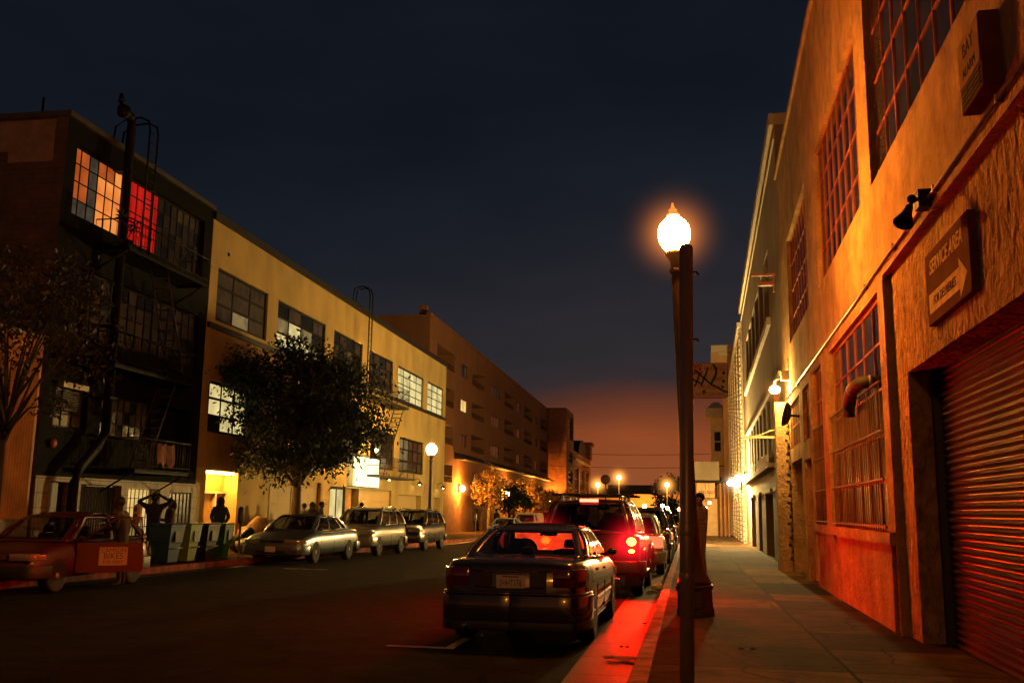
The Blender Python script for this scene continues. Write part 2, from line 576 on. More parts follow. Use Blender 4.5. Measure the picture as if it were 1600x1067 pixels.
M['dimglass'] = glassy('dim_curtained_glass', (.05, .042, .035), .2, .3)
M['lit'] = emis('lit_window_pale', (1, .8, .33), .95, var=.45, vscale=1.1)
M['litdim'] = emis('dim_lit_pane', (.07, .05, .032), 1, var=.5, vscale=3)
M['endlamp'] = emis('end_wall_lamp', (1, .3, .03), 1300)
M['litdeep'] = emis('lit_window_amber', (1, .62, .18), 1.1, var=.35, vscale=1.5)
M['litsoft'] = emis('lit_window_soft', (.9, .62, .25), .3, var=.5, vscale=2)
M['litorange'] = emis('lit_blind_orange', (1, .2, .035), .56, var=.3, vscale=1.6, col2=(.6, .11, .018))
M['litglow'] = emis('lit_blind_bright_orange', (1, .36, .075), .95, col2=(.85, .2, .035), vscale=1.3)
M['litred'] = emis('lit_curtain_red', (.9, .022, .012), .62, col2=(.5, .006, .005), vscale=2.6, stretch=(1, 2.2, .25))
M['lettercream'] = mat('cream_lettering', (.62, .44, .25), .9, var=.3, vscale=9, spec=.04)
M['white'] = mat('white_paint', (.75, .73, .68), .6, var=.08)
M['lamppost'] = mat('lamp_post_paint', (.06, .04, .03), .4, metal=.2, var=.3, bump=.1)
M['ductgrey'] = mat('weathered_duct', (.06, .052, .045), .6, metal=.0, var=.5, vscale=6, spec=.3)
M['galv'] = mat('galvanised_pipe', (.3, .23, .17), .4, metal=.35, var=.35, vscale=6, stretch=(1, 1, .3))
M['globe'] = globe_mat('lamp_globe_glow', (1, .32, .03), 520)
M['globe_far'] = globe_mat('lamp_globe_glow_far', (1, .42, .07), 450)
M['bulb'] = emis('white_bulb', (1, .66, .22), 800)
M['railbulb'] = emis('rail_lamp_glow', (1, .64, .2), 8500)
M['walllamp'] = emis('wall_lamp_sodium', (1, .33, .035), 2600)
M['worklamp'] = emis('work_lamp_glow', (1, .36, .05), 300)
M['smallbulb'] = emis('small_bulb', (1, .6, .2), 60)
M['yellowlamp'] = emis('yellow_wall_lamp', (1, .55, .12), 1100)
M['distant'] = emis('distant_lamp', (1, .4, .09), 90)
M['distanty'] = emis('distant_yellow_lamp', (1, .66, .16), 90)
M['distantw'] = emis('distant_white_lamp', (1, .85, .6), 60)
M['finial'] = emis('glowing_finial', (1, .25, .04), 1.2)  # finial emits a weak orange glow of its own
M['halo'] = halo_mat('lamp_glare', (1, .27, .04), 6)  # emissive balls stand in for lens glare round the lamps
M['halo_s'] = halo_mat('small_lamp_glare', (1, .36, .06), 4)
M['halo_w'] = halo_mat('bulb_glare', (1, .7, .35), 2)
M['halo_r'] = halo_mat('brake_light_glare', (1, .01, .02), 14)

# ------------------------------------------------------------------ world, camera
w = bpy.data.worlds.new('World')
SC.world = w
w.use_nodes = True
nt = w.node_tree
nt.nodes.clear()
N, K = nt.nodes.new, nt.links.new
wo = N('ShaderNodeOutputWorld'); bg = N('ShaderNodeBackground'); K(bg.outputs[0], wo.inputs[0])
tc = N('ShaderNodeTexCoord'); sp = N('ShaderNodeSeparateXYZ'); K(tc.outputs['Generated'], sp.inputs[0])
nz = N('ShaderNodeTexNoise'); nz.inputs['Scale'].default_value = 3.2; nz.inputs['Detail'].default_value = 6; nz.inputs['Roughness'].default_value = .5
mpw = N('ShaderNodeMapping'); mpw.inputs['Scale'].default_value = (1, 1, 3.2); K(tc.outputs['Generated'], mpw.inputs['Vector']); K(mpw.outputs[0], nz.inputs['Vector'])
ma = N('ShaderNodeMath'); ma.operation = 'MULTIPLY_ADD'; ma.inputs[1].default_value = .05; K(nz.outputs['Fac'], ma.inputs[0])
mxx = N('ShaderNodeMath'); mxx.operation = 'MULTIPLY_ADD'; mxx.inputs[1].default_value = -.22; mxx.inputs[2].default_value = -.012; K(sp.outputs['X'], mxx.inputs[0])
mc = N('ShaderNodeClamp'); mc.inputs[1].default_value = 0; mc.inputs[2].default_value = .1; K(mxx.outputs[0], mc.inputs[0])
mz = N('ShaderNodeMath'); mz.operation = 'ADD'; K(sp.outputs['Z'], mz.inputs[0]); K(mc.outputs[0], mz.inputs[1])
ms = N('ShaderNodeMath'); ms.operation = 'SUBTRACT'; K(mz.outputs[0], ma.inputs[2]); K(ma.outputs[0], ms.inputs[0]); ms.inputs[1].default_value = .025
rp = N('ShaderNodeValToRGB'); K(ms.outputs[0], rp.inputs[0])
n5 = N('ShaderNodeTexNoise'); n5.inputs['Scale'].default_value = 7; n5.inputs['Detail'].default_value = 7; K(mpw.outputs[0], n5.inputs['Vector'])
r5 = N('ShaderNodeMapRange'); r5.inputs[1].default_value = .3; r5.inputs[2].default_value = .7; r5.inputs[3].default_value = .9; r5.inputs[4].default_value = 1.08; K(n5.outputs['Fac'], r5.inputs[0])
el = rp.color_ramp.elements
stops = [(0., (.27, .09, .034)), (.035, (.3, .078, .024)), (.07, (.27, .063, .018)), (.1, (.16, .042, .018)), (.125, (.085, .03, .02)),
         (.145, (.034, .025, .028)), (.17, (.027, .024, .028)), (.23, (.0195, .0185, .0235)), (.32, (.0105, .013, .0195)), (.42, (.0058, .0082, .0138))]
while len(el) < len(stops): el.new(.5)
for e, (p, c) in zip(el, stops): e.position = p; e.color = (*c, 1)
K(rp.outputs[0], bg.inputs['Color'])
K(r5.outputs[0], bg.inputs['Strength'])

cam = bpy.data.cameras.new('camera')
cam.lens = 33.75; cam.sensor_width = 36; cam.clip_end = 3000; cam.clip_start = .05
co = bpy.data.objects.new('camera', cam); C.objects.link(co)
co.matrix_world = Matrix(((0.98400584, 0.01803487, 0.17722092, 0), (0.17767523, -0.17089126, -0.96913760, 0), (0.01280724, 0.98512482, -0.17136235, 1.52), (0, 0, 0, 1)))
SC.camera = co
SC.view_settings.view_transform = 'Standard'; SC.view_settings.look = 'None'; SC.view_settings.exposure = 0
SC.render.engine = 'CYCLES'
cy = SC.cycles
cy.use_denoising = True
try: cy.denoiser = 'OPENIMAGEDENOISE'
except Exception: pass
cy.max_bounces = 6; cy.diffuse_bounces = 3; cy.glossy_bounces = 3; cy.transparent_max_bounces = 16; cy.transmission_bounces = 4; cy.volume_bounces = 0
cy.sample_clamp_indirect = 2.5; cy.sample_clamp_direct = 0; cy.caustics_reflective = False; cy.caustics_refractive = False
cy.volume_max_steps = 64; cy.volume_step_rate = .4; cy.use_adaptive_sampling = True; cy.adaptive_threshold = .01
try: cy.use_light_tree = True
except Exception: pass

# ------------------------------------------------------------------ the ground
def slope(x, y, z): return (x, y, z + gz(y))
mb = MB(slope); mb.quad((-160, -60, 0), (160, -60, 0), (160, 420, 0), (-160, 420, 0))
tag(mb.build('road', M['asphalt']), 'dark asphalt carriageway running down the street', kind='structure')
mb = MB(slope); mb.quad((-1.12, -40, .004), (KERB_R, -40, .004), (KERB_R, 140, .004), (-1.12, 140, .004))
mb.quad((KERB_L, -40, .004), (KERB_L + .5, -40, .004), (KERB_L + .5, 140, .004), (KERB_L, 140, .004))
tag(mb.build('gutter_path', M['gutter']), 'concrete gutter strips along both kerbs', kind='structure')
mb = MB(slope); mb.box(KERB_R + .16, 12, -40, 140, -.4, .15); 
tag(mb.build('pavement', M['slab']), 'slabbed concrete pavement beside the stucco warehouse', kind='structure')
mb = MB(slope); mb.box(-30, KERB_L - .16, -40, 140, -.4, .15)
tag(mb.build('pavement', M['slab']), 'slabbed concrete pavement along the yellow building', kind='structure')
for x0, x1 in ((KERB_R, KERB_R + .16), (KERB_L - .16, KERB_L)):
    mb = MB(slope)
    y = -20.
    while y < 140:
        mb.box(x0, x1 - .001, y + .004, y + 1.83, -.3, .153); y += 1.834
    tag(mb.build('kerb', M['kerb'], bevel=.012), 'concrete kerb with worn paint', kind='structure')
mb = MB(slope)
mb.box(-3.3, -2.53, 10.55, 10.65, .002, .0075); mb.box(-2.64, -2.54, 10.652, 11.5, .002, .0075)
for y in (16.9, 23.4, 30): mb.box(-3.2, -2.5, y, y + .1, .002, .0075)
mb.box(-10.4, -9.2, 24.2, 24.3, .002, .0075)
tag(mb.build('road_markings', M['white_line']), 'worn white parking bay marks', kind='structure')

# ------------------------------------------------------------------ stucco warehouse with the shutter
b = broot('warehouse', 'two storey orange lit stucco warehouse with barred windows and a red roller shutter', tR, 12)
A_, B_, C_ = (7.25, 12.35, 5.63, 8.35), (13.2, 18.3, 5.66, 8.3), (20.1, 24.7, 5.7, 8.35)
D_, E_, F_, FW, G_, GW = (12.35, 17.2, 1.33, 4.25), (18.2, 19.95, 1.3, 4.27), (20.35, 22.15, -.2, 2.65, .55), (20.35, 22.15, 3.05, 4.2), (22.75, 25.6, -.2, 2.75, .5), (22.9, 25.4, 3.1, 4.2)
SLOT = (11.98, 12.3, -.2, 1.3, .3)
wm = MB(tR)
facade(wm, 0, -4, 27.3, 4.35, 10.9, [A_, B_, C_, (1.2, 6.3, 5.63, 8.35)], .27)
facade(wm, 0, 11.95, 27.3, -.4, 4.35, [D_, E_, F_, FW, G_, GW, SLOT], .22)
wm.quad((0, -4, 4.35), (-.1, -4, 4.35), (-.1, 11.95, 4.35), (0, 11.95, 4.35))
wm.quad((0, 11.95, -.4), (-.1, 11.95, -.4), (-.1, 11.95, 4.35), (0, 11.95, 4.35))
shell(wm, 0, -4, 27.3, -.4, 10.9, -14)
wm.quad((-.3, 11.98, -.2), (-.3, 12.3, -.2), (-.3, 12.3, 1.3), (-.3, 11.98, 1.3))
wm.build('wall', M['stucco'], b)
pm = MB(tR)
facade(pm, -.1, -4, 11.95, -.4, 4.35, [(-3, 11.3, -.4, 3.08, .32)], .32)
pm.build('roughcast_wall', M['rough'], b)
cm = MB(tR); cm.box(-.3, .06, -4, 27.3, 10.903, 11.06); cm.build('coping', M['stucco'], b)
# pilasters and jamb trims
for pb_ in ((-.1, .34, 25.85, 26.65, -.3, 4.35), (-.05, .05, 17.3, 18.1, 1.0, 4.34), (-.05, .05, 19.98, 20.3, .2, 4.34)):
    MB(tR).box(*pb_).build('pilaster', M['stucco'], b)
sl = MB(tR); sl.box(-.1, .07, 11.96, 20.2, 1.16, 1.3); sl.build('window_sill', M['stucco'], b)
# roller shutter: real corrugations
sm_ = MB(tR)
z = sw(10) - .02
while z < 3.08:
    pr = [(-.42, z), (-.40, z + .012), (-.385, z + .03), (-.40, z + .05), (-.42, z + .062), (-.42, z + .075)]
    for (n0, a), (n1, c) in zip(pr, pr[1:]):
        sm_.quad((n0, -3, a), (n0, 11.3, a), (n1, 11.3, c), (n1, -3, c))
    z += .075
sh = sm_.build('roller_shutter', M['shutter'], b)
g_ = MB(tR); g_.box(-.42, -.33, 11.18, 11.3, -.2, 3.08); g_.build('guide_rail', M['darksteel'], sh)
# windows
def bluepick(i, j): return [0, 0, 1, 0, 0][(i * 3 + j * 5) % 5]
for k, (a, c, d, e) in enumerate(((1.2, 6.3, 5.63, 8.35), A_, B_, C_)):
    window(b, tR, -.09, a, c, d, e, 8, 4, M['redwood'], [M['blueglass'], M['glass']], bar=.026, edge=.05, pick=bluepick, mull=(2, 6))
f = window(b, tR, -.06, *D_, 6, 5, M['redwood'], [M['dimglass'], M['blueglass'], M['greyglass']], bar=.03, pick=lambda i, j: 1 if j > 2 else [0, 2, 0][(i + j) % 3], mull=(2, 4))
gb = MB(tR)
u = D_[0] + .06
while u < D_[1] - .03:
    gb.tube([(.03, u, 1.22), (.03, u, 3.14)], .0065, 5); u += .17
for zz in (1.36, 1.93, 2.52, 3.12): gb.box(.022, .05, D_[0] - .05, D_[1] + .05, zz - .012, zz + .012)
gb.build('security_bars', M['barsteel'], f)
f = window(b, tR, -.06, *E_, 3, 5, M['redwood'], [M['dimglass'], M['greyglass']], bar=.03, pick=lambda i, j: (i + j) % 2)
gb = MB(tR)
for u in [E_[0] + .1 + .17 * i for i in range(10)]: gb.tube([(.03, u, 1.28), (.03, u, 3.14)], .0065, 5)
for zz in (1.36, 1.93, 2.52, 3.12): gb.box(.022, .045, E_[0] - .04, E_[1] + .04, zz - .012, zz + .012)
gb.build('security_bars', M['barsteel'], f)
window(b, tR, -.06, *FW, 3, 2, M['redwood'], M['dimglass'])
window(b, tR, -.06, *GW, 4, 2, M['redwood'], M['dimglass'])
for (a, c, d, e, q) in (F_, G_):
    dm = MB(tR)
    zz = d
    while zz < e:
        dm.quad((-q, a, zz), (-q, c, zz), (-q + .06, c, zz + .07), (-q + .06, a, zz + .07)); dm.quad((-q + .06, a, zz + .07), (-q + .06, c, zz + .07), (-q, c, zz + .09), (-q, a, zz + .09)); zz += .09
    dd = dm.build('steel_door', M['darksteel'], b)
    hm = MB(tR); hm.box(-q + .07, -q + .1, (a + c) / 2 - .12, (a + c) / 2 + .12, 1.0, 1.06); hm.build('handle', M['galv'], dd)
# conduit along the ledge
cd = MB(tR); cd.tube([(.03, -1, 4.46), (.03, 26, 4.46)], .018, 6)
for u in range(1, 26, 2): cd.box(.0, .05, u, u + .03, 4.43, 4.5)
tag(cd.build('conduit_pipe', M['galv']), 'thin steel conduit running along the ledge above the shutter', 'pipe')
# floodlight on a stalk
t = thing('floodlight', 'unlit black floodlight hanging off the conduit beside the service sign', 'floodlight', tR(.05, 9.35, 4.46))
x = MB(tR); x.box(0, .12, 9.25, 9.43, 4.38, 4.55); x.tube([(.1, 9.3, 4.46), (.2, 9.15, 4.42), (.24, 9.05, 4.3)], .02); x.ball((.2, 9.15, 4.42), .045)
x.build('mounting_arm', M['iron'], t)
x = MB(); x.lathe([(.045, .1), (.055, .02), (.07, -.05), (.13, -.2), (.12, -.195), (.05, -.05)], 14)
h = x.build('lamp_hood', M['iron'], t); h.location = Vector(tR(.27, 9.02, 4.26)) - t.location; h.rotation_euler = (R(-22), R(24), 0); h.scale = (.72,) * 3
# service sign
t = thing('service_sign', 'brown service area board with an arrow on the roughcast wall', 'sign', tR(-.1, 9.1, 3.68))
M['signbrown'] = mat('sign_board_brown', (.11, .036, .014), .9, var=.25, vscale=5, spec=.04)
M['signcream'] = mat('sign_lettering', (.55, .38, .2), .6, var=.35, vscale=9)
x = MB(tR); x.box(-.1, -.035, 8.25, 9.85, 3.33, 4.03); x.build('board', M['signbrown'], t, bevel=.006)
pmx = plane_matrix(Vector(tR(-.034, 9.06, 3.86)) - t.location, tuple(-c for c in UR), (0, 0, 1))
text_mesh('lettering', 'SERVICE AREA', .19, M['lettercream'], t, pmx, shear=.25, sx=1.02, extrude=.003, bold=.002)
x = MB(tR)
arr = [(9.75, 3.43), (9.75, 3.62), (8.6, 3.62), (8.6, 3.7), (8.35, 3.525), (8.6, 3.35), (8.6, 3.43)]
x.quad(*[(-.032, u, z) for u, z in arr]); x.build('arrow', M['lettercream'], t)
pmx = plane_matrix(Vector(tR(-.0305, 9.15, 3.525)) - t.location, tuple(-c for c in UR), (0, 0, 1))
text_mesh('arrow_lettering', 'FOR DELIVERIES', .12, M['signbrown'], t, pmx, shear=.2, sx=1.0)
# alarm box
t = thing('alarm_box', 'square metal alarm bell box high on the warehouse wall', 'alarm box', tR(0, 6.9, 4.6))
x = MB(tR); x.box(0, .14, 6.93, 7.52, 4.55, 5.12); x.build('case', M['signbrown'], t, bevel=.01)
M['boxplate'] = mat('alarm_box_plate', (.34, .2, .11), .9, var=.3, vscale=8, spec=.05)
x = MB(tR); x.box(.142, .148, 6.95, 7.5, 4.74, 5.1); x.build('plate', M['boxplate'], t)
x = MB(tR)
for i in range(4):
    for j in range(3): x.box(.142, .149, 6.98 + .165 * j, 7.12 + .165 * j, 4.585 + .037 * i, 4.603 + .037 * i)
x.build('vent_slots', M['black'], t)
for s_, zz, sz in (('BAY', 4.99, .16), ('ALARM', 4.82, .11)):
    text_mesh('lettering', s_, sz, M['black'], t, plane_matrix(Vector(tR(.1495, 7.225, zz)) - t.location, tuple(-c for c in UR), (0, 0, 1)))
# elbow vent through the barred window
t = thing('vent_elbow', 'fat sheet metal vent elbow poking out of the barred window', 'vent pipe', tR(0, 13.9, 3.1))
x = MB(tR); pa = [(-.2, 13.0, 3.2), (.05, 13.02, 3.2), (.13, 13.12, 3.2), (.16, 13.3, 3.19), (.16, 13.7, 3.16), (.155, 13.95, 3.1), (.15, 14.08, 2.99), (.15, 14.12, 2.86)]
x.tube(pa, .085, 14); x.build('elbow', M['ductgrey'], t)
MB(tR).tube([(.16, 13.55, 3.175), (.16, 13.6, 3.17)], .09, 14).build('collar', M['galv'], t); MB(tR).tube([(.0, 13.015, 3.2), (.04, 13.02, 3.2)], .095, 14).build('collar', M['galv'], t)
# lamp at the end pilaster
t = thing('wall_lamp', 'glaring yellow bulkhead lamp on top of the lit pilaster', 'lamp', tR(.2, 25.4, 4.6))
x = MB(tR); x.box(.0, .2, 25.3, 25.52, 4.86, 5.1); x.tube([(.2, 25.4, 4.95), (.36, 25.4, 4.85), (.36, 25.4, 4.72)], .03); x.build('bracket', M['cream'], t)
x = MB(tR); x.ball((.36, 25.38, 4.62), (.13, .13, .1), 12, 8); x.build('lamp', M['yellowlamp'], t)
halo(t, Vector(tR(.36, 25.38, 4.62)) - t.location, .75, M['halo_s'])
t = thing('satellite_dish', 'dark round dish fixed below the glaring pilaster lamp', 'dish', tR(.2, 22.9, 3.72))
x = MB(); x.lathe([(.02, 0), (.2, .02), (.36, .1), (.42, .2), (.4, .2), (.34, .11), (.18, .04), (.02, .03)], 18, axis='x'); d = x.build('dish', M['darksteel'], t); d.rotation_euler = (0, R(-12), R(185)); d.scale = (.7,) * 3
x = MB(tR); x.tube([(0, 22.9, 3.7), (.2, 22.9, 3.72)], .03); x.build('mount', M['iron'], t)
t = thing('wall_bracket', 'pale steel arm with a curled stay sticking out of the lit pilaster', 'bracket', tR(.2, 26.3, 3.5))
x = MB(tR); x.box(.2, 1.15, 26.27, 26.34, 3.44, 3.5); x.build('arm', M['cream'], t)
x = MB(tR); x.tube([(.2, 26.3, 3.64), (.35, 26.3, 3.66), (.5, 26.3, 3.62), (.7, 26.3, 3.53), (.85, 26.3, 3.5)], .018); x.build('stay', M['cream'], t)
# creeping cable on the pilaster's corner
x = MB(tR)
pts = []
for i in range(46):
    z = .3 + i * .088; pts.append((.0 + .04 * math.sin(i * 2.1), 25.78 + .07 * math.sin(i * 1.3 + 1), z))
x.tube(pts, .018, 5); x.tube([(p[0] + .03, p[1] - .05, p[2] + .04) for p in pts[10:]], .014, 5)
for i in range(0, 44, 2):
    p = pts[i]; x.quad((p[0] + .02, p[1], p[2]), (p[0] + .1, p[1] - .06, p[2] + .03), (p[0] + .08, p[1] - .1, p[2] + .1), (p[0], p[1] - .04, p[2] + .06))
tag(x.build('climbing_vine', mat('dry_vine', (.09, .07, .03), .8)), 'scraggly vine creeping up beside the lit pilaster', 'plant')

# ------------------------------------------------------------------ grey building
b = broot('grey_building', 'taller grey beige building with pilaster strips and a lit lettered rail', tR, 27.5)
ups = [(31.8 + i * 3.1, 34.2 + i * 3.1, 7.75, 10.1) for i in range(6)]
mids = [(28.2 + i * 2.45, 29.6 + i * 2.45, 3.4, 5.3, .18) for i in range(10)]
drs = [(28.0, 31.3, -.6, 2.15, .5), (33.0, 37.2, -.6, 2.15, .5), (39.8, 42.4, -.6, 2.15, .5), (45, 49, -.6, 2.15, .5)]
wm = MB(tR)
facade(wm, 0, 27.302, 55, -.8, 12.6, ups + mids + drs, .25)
shell(wm, 0, 27.302, 55, -.8, 12.6, -14); wm.build('wall', M['greywall'], b)
x = MB(tR); x.box(-.35, .14, 27.31, 55, 12.603, 12.95); x.box(-.1, .05, 27.31, 55, 12.15, 12.25); x.build('coping', M['palewall'], b)
x = MB(tR); x.box(-.1, .12, 31.3, 51, 7.45, 7.7); x.build('ledge', M['palewall'], b)
x = MB(tR); x.box(-.1, .08, 27.9, 53, 5.35, 5.47); x.build('ledge', M['palewall'], b)
for h in ups: window(b, tR, -.17, *h, 2, 2, M['palewall'], M['dimglass'])
for i, h in enumerate(mids): window(b, tR, -.1, *h[:4], 1, 2, M['greywall'], [M['dimglass'] if i not in (2, 3) else M['ochre']])
for k, h in enumerate(drs):
    x = MB(tR); x.quad((-.5, h[0], h[2]), (-.5, h[1], h[2]), (-.5, h[1], h[3]), (-.5, h[0], h[3])); x.build('door', M['cream'] if k < 3 else M['darksteel'], b)
    x = MB(tR); x.box(-.05, .1, h[0] - .1, h[1] + .1, 2.16, 2.28); x.build('door_lintel', M['palewall'], b)
t = thing('sign_rail', 'long slim rail with small raised letters on the grey building', 'sign', tR(.2, 40, 3.0))
x = MB(tR); x.box(.0, .3, 30.2, 50, 2.86, 3.0); x.build('rail', M['cream'], t)
x = MB(tR); r2 = random.Random(3); u = 30.6
while u < 49.6:
    wd = r2.choice((.25, .35, .4))
    if r2.random() < .8: MB(tR).box(.25, .29, u, u + wd, 3.0, 3.0 + r2.choice((.28, .34, .34))).build('raised_letter', M['white'], t)
    u += wd + .16
l = thing('rail_lamp', 'dazzling lamp at the far end of the lettered rail', 'lamp', tR(.3, 50.4, 3.15))
x = MB(tR); x.box(.0, .3, 50.2, 50.7, 2.9, 3.5); x.build('housing', M['iron'], l)
x = MB(tR); x.ball((.55, 50.4, 3.15), .17, 10, 8); x.build('bulb', M['railbulb'], l)
t = thing('street_sign', 'small red sign plate high on the grey building', 'sign', tR(0, 29, 4.9))
x = MB(tR); x.box(0, .14, 29, 29.03, 4.5, 4.86); x.build('plate', mat('red_plate', (.5, .05, .03), .5), t)
t = thing('fire_bell', 'rusty bracket and bell on the corner of the grey building', 'bell', tR(0, 28.6, 8.4))
x = MB(tR); x.box(0, .7, 28.55, 28.6, 8.4, 8.47); x.box(0.05, .09, 28.55, 28.6, 7.9, 8.4); x.box(.1, .5, 28.5, 28.66, 8.1, 8.22); x.build('bracket', M['redwood'], t)

# ------------------------------------------------------------------ brick building with the bulbs
b = broot('brick_building', 'pinkish brick building with tall dark windows and bright doorway lamps', tR, 56)
hs = [(57 + i * 5.2, 59.3 + i * 5.2, 3.8, 8.3) for i in range(5)] + [(57 + i * 5.2, 60 + i * 5.2, -1, 2.7, .6) for i in range(5)]
wm = MB(tR); facade(wm, .1, 55.01, 83, -1.2, 11.8, hs, .35); shell(wm, .1, 55.01, 83, -1.2, 11.8, -12); wm.build('wall', M['redbrick'], b)
x = MB(tR); x.box(-.3, .25, 55.01, 83, 11.803, 12.1); x.build('coping', M['palewall'], b)
for h in hs: window(b, tR, -.2, *h[:4], 3, 5 if len(h) < 5 else 3, M['darksteel'], M['glass'])
for i in range(6):
    x = MB(tR)
    for (a, c) in ((-1., 12), ):
        z = -.6; k = 0
        while z < 11.6:
            uu = 55.6 + i * 5.2
            x.box(.1, .17, uu - (.25 if k % 2 else .15), uu + .55 + (.1 if k % 2 else 0), z, z + .2); z += .27; k += 1
    x.build('quoin_strip', M['palewall'], b)
for k, (u, z) in enumerate(((55.8, 3.0), (60.5, 3.25), (66, 3.45), (71.3, 3.5))):
    t = thing('door_lamp', 'dazzling white globe lamp over the brick building doorways', 'lamp', tR(.1, u, z), group='bright globe lamps on the brick building')
    x = MB(tR); x.tube([(.1, u, z + .25), (.4, u, z + .25), (.5, u, z + .1)], .03); x.build('bracket', M['iron'], t)
    x = MB(tR); x.ball((.5, u, z), .17, 10, 8); x.build('bulb', M['bulb'], t)
    x = MB(tR); x.box(.11, .28, u - .3, u + .3, z - .32, z + .34); x.box(.11, .62, u - .3, u + .3, z + .342, z + .37); x.build('lamp_shield', M['iron'], t)  # back plate and hood added to keep bulb light off the wall
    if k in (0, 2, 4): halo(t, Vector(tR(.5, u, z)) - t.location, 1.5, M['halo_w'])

# ------------------------------------------------------------------ corniced building beyond it
b = broot('corniced_building', 'tall pale building with a deep overhanging cornice behind the parking sign', tR, 84)
hs = [(86 + i * 5, 88 + i * 5, z, z + 2.2) for i in range(4) for z in (4.5, 8.5, 11.8)]
wm = MB(tR); facade(wm, .2, 83.02, 106, -1.5, 14.6, hs, .3); shell(wm, .2, 83.02, 106, -1.5, 14.6, -12); wm.build('wall', M['cream'], b)
x = MB(tR)
x.box(-.3, .9, 83.02, 106.3, 14.603, 14.9); x.box(-.3, 1.5, 82.7, 106.6, 14.903, 15.5)
x.build('cornice', M['palewall'], b)
for h in hs: window(b, tR, 0, *h, 2, 2, M['palewall'], M['glass'])
# Victorian house with a bay
b = broot('bay_window_house', 'orange lit wooden house with a narrow bay and bracketed eaves', tR, 118)
wm = MB(tR); facade(wm, -.3, 117, 135, -2, 14.2, [], .2); shell(wm, -.3, 117, 135, -2, 14.2, -12); wm.build('wall', M['ply'], b)
bay = MB(tR)
for z0, z1 in ((1.5, 6.7), (6.9, 12.6)):
    P = [(-.3, 117.6), (1.5, 118.3), (1.5, 121), (-.3, 121.7)]
    for (a, c), (d, e) in zip(P, P[1:]): bay.quad((a, c, z0), (d, e, z0), (d, e, z1), (a, c, z1))
    bay.quad(*[(a, c, z0) for a, c in P]); bay.quad(*[(a, c, z1) for a, c in P])
by = bay.build('bay', M['cream'], b)
x = MB(tR); x.box(-.3, 2.1, 117.2, 122.2, 12.65, 13.7); x.taper(-.3, 1.9, 117.4, 122, 13.7, 14.6, .3)
for i in range(8): x.box(1.5 - i * .22, 1.6 - i * .22, 117.0, 117.2, 12.7, 13.2)
x.build('eaves', M['cream'], by)
x = MB(tR)
for z0, z1 in ((8.6, 10.9), (3.2, 5.5)):
    for q in (.25, .0):
        pass
    f_ = lambda s: (-.3 + 1.8 * s + .02, 117.6 + .7 * s - .03)
    for s0, s1 in ((.35, .75),):
        (a, c), (d, e) = f_(s0), f_(s1)
        x.quad((a, c, z0), (d, e, z0), (d, e, (z0 + z1) / 2 - .06), (a, c, (z0 + z1) / 2 - .06)); x.quad((a, c, (z0 + z1) / 2 + .06), (d, e, (z0 + z1) / 2 + .06), (d, e, z1), (a, c, z1))
x.build('window', M['glass'], by)
# construction canopy at the end of the lit pavement
t = thing('site_canopy', 'plywood pavement canopy with a blank white box on top', 'canopy', (1.6, 78, sw(78)))
y0 = 77.
def ident(x, y, z): return (x, y, z)
x = MB(ident); x.box(.55, 2.45, y0, y0 + 2.5, 3.9, 5.35); x.build('white_box', M['greywall'], t, bevel=.03)
x = MB(ident); x.box(.5, 3.1, y0 + .1, y0 + 6, 3.7, 3.85); x.build('canopy_roof', M['iron'], t)
x = MB(ident); x.box(.7, 2.1, y0 + .5, y0 + .56, 2.55, 3.69); x.build('notice_board', M['cream'], t)
text_mesh('lettering', '889-7007', .34, M['iron'], t, plane_matrix(Vector((1.45, y0 + .495, 2.95)) - t.location, (1, 0, 0), (0, 0, 1)))
x = MB(ident); x.box(.9, 2.3, y0 + 2, y0 + 2.1, -.8, 2.5); x.build('plywood_panel', M['cream'], t)
for px in (.6, 2.45, 2.75, 3.05): MB(ident).box(px, px + .12, y0 + .3, y0 + .42, -.8, 3.69).build('timber_post', M['ply'], t)
MB(ident).box(2.3, 3.3, y0 + 3, y0 + 3.1, -.8, 3.69).build('hoarding', M['ply'], t)
for k, (px, py, pz) in enumerate(((1.62, 75, 2.15), (1.35, 75, 1.75), (1.1, 76, 1.5))):
    l = thing('work_lamp', 'small orange work lamp strung under the plywood canopy', 'lamp', (px, py, pz), group='work lamps under the canopy')
    MB(ident).ball((px, py, pz), .1, 8, 6).build('bulb', M['worklamp'], l)
    MB(ident).tube([(px, py, pz + .1), (px, py + 2, 3.72)], .012, 4).build('cord', M['iron'], l)

# ------------------------------------------------------------------ corrugated shed on the far left
b = broot('corrugated_shed', 'low building clad in rusty corrugated iron with graffiti at its foot', tL, 16)
x = MB(tL)
u = 4.
while u < 20.3:
    x.quad((0, u, 1.15), (.03, u + .05, 1.15), (.03, u + .05, 5.35), (0, u, 5.35)); x.quad((.03, u + .05, 1.15), (0, u + .1, 1.15), (0, u + .1, 5.35), (.03, u + .05, 5.35)); u += .1
x.build('cladding', M['corrug'], b)
x = MB(tL); shell(x, -.02, 4, 20.4, -.4, 5.35, -10); x.quad((-.02, 4, -.4), (-.02, 20.4, -.4), (-.02, 20.4, 5.35), (-.02, 4, 5.35)); x.build('wall', M['corrug'], b)
x = MB(tL); x.box(-.02, .04, 17.75, 20.35, -.3, 1.14)
M['graffiti'] = mat('graffiti_panel', (.3, .27, .2), .7, var=.4, vscale=1.3, col2=(.07, .1, .04))
x.build('graffiti_panel', M['graffiti'], b)
x = MB(tL); x.box(.0, .08, 16.2, 16.35, -.2, 1.95); x.box(0, .08, 17.55, 17.72, -.2, 1.95); x.box(0, .08, 16.2, 17.72, 1.95, 2.1)
df = x.build('door_frame', M['white'], b)
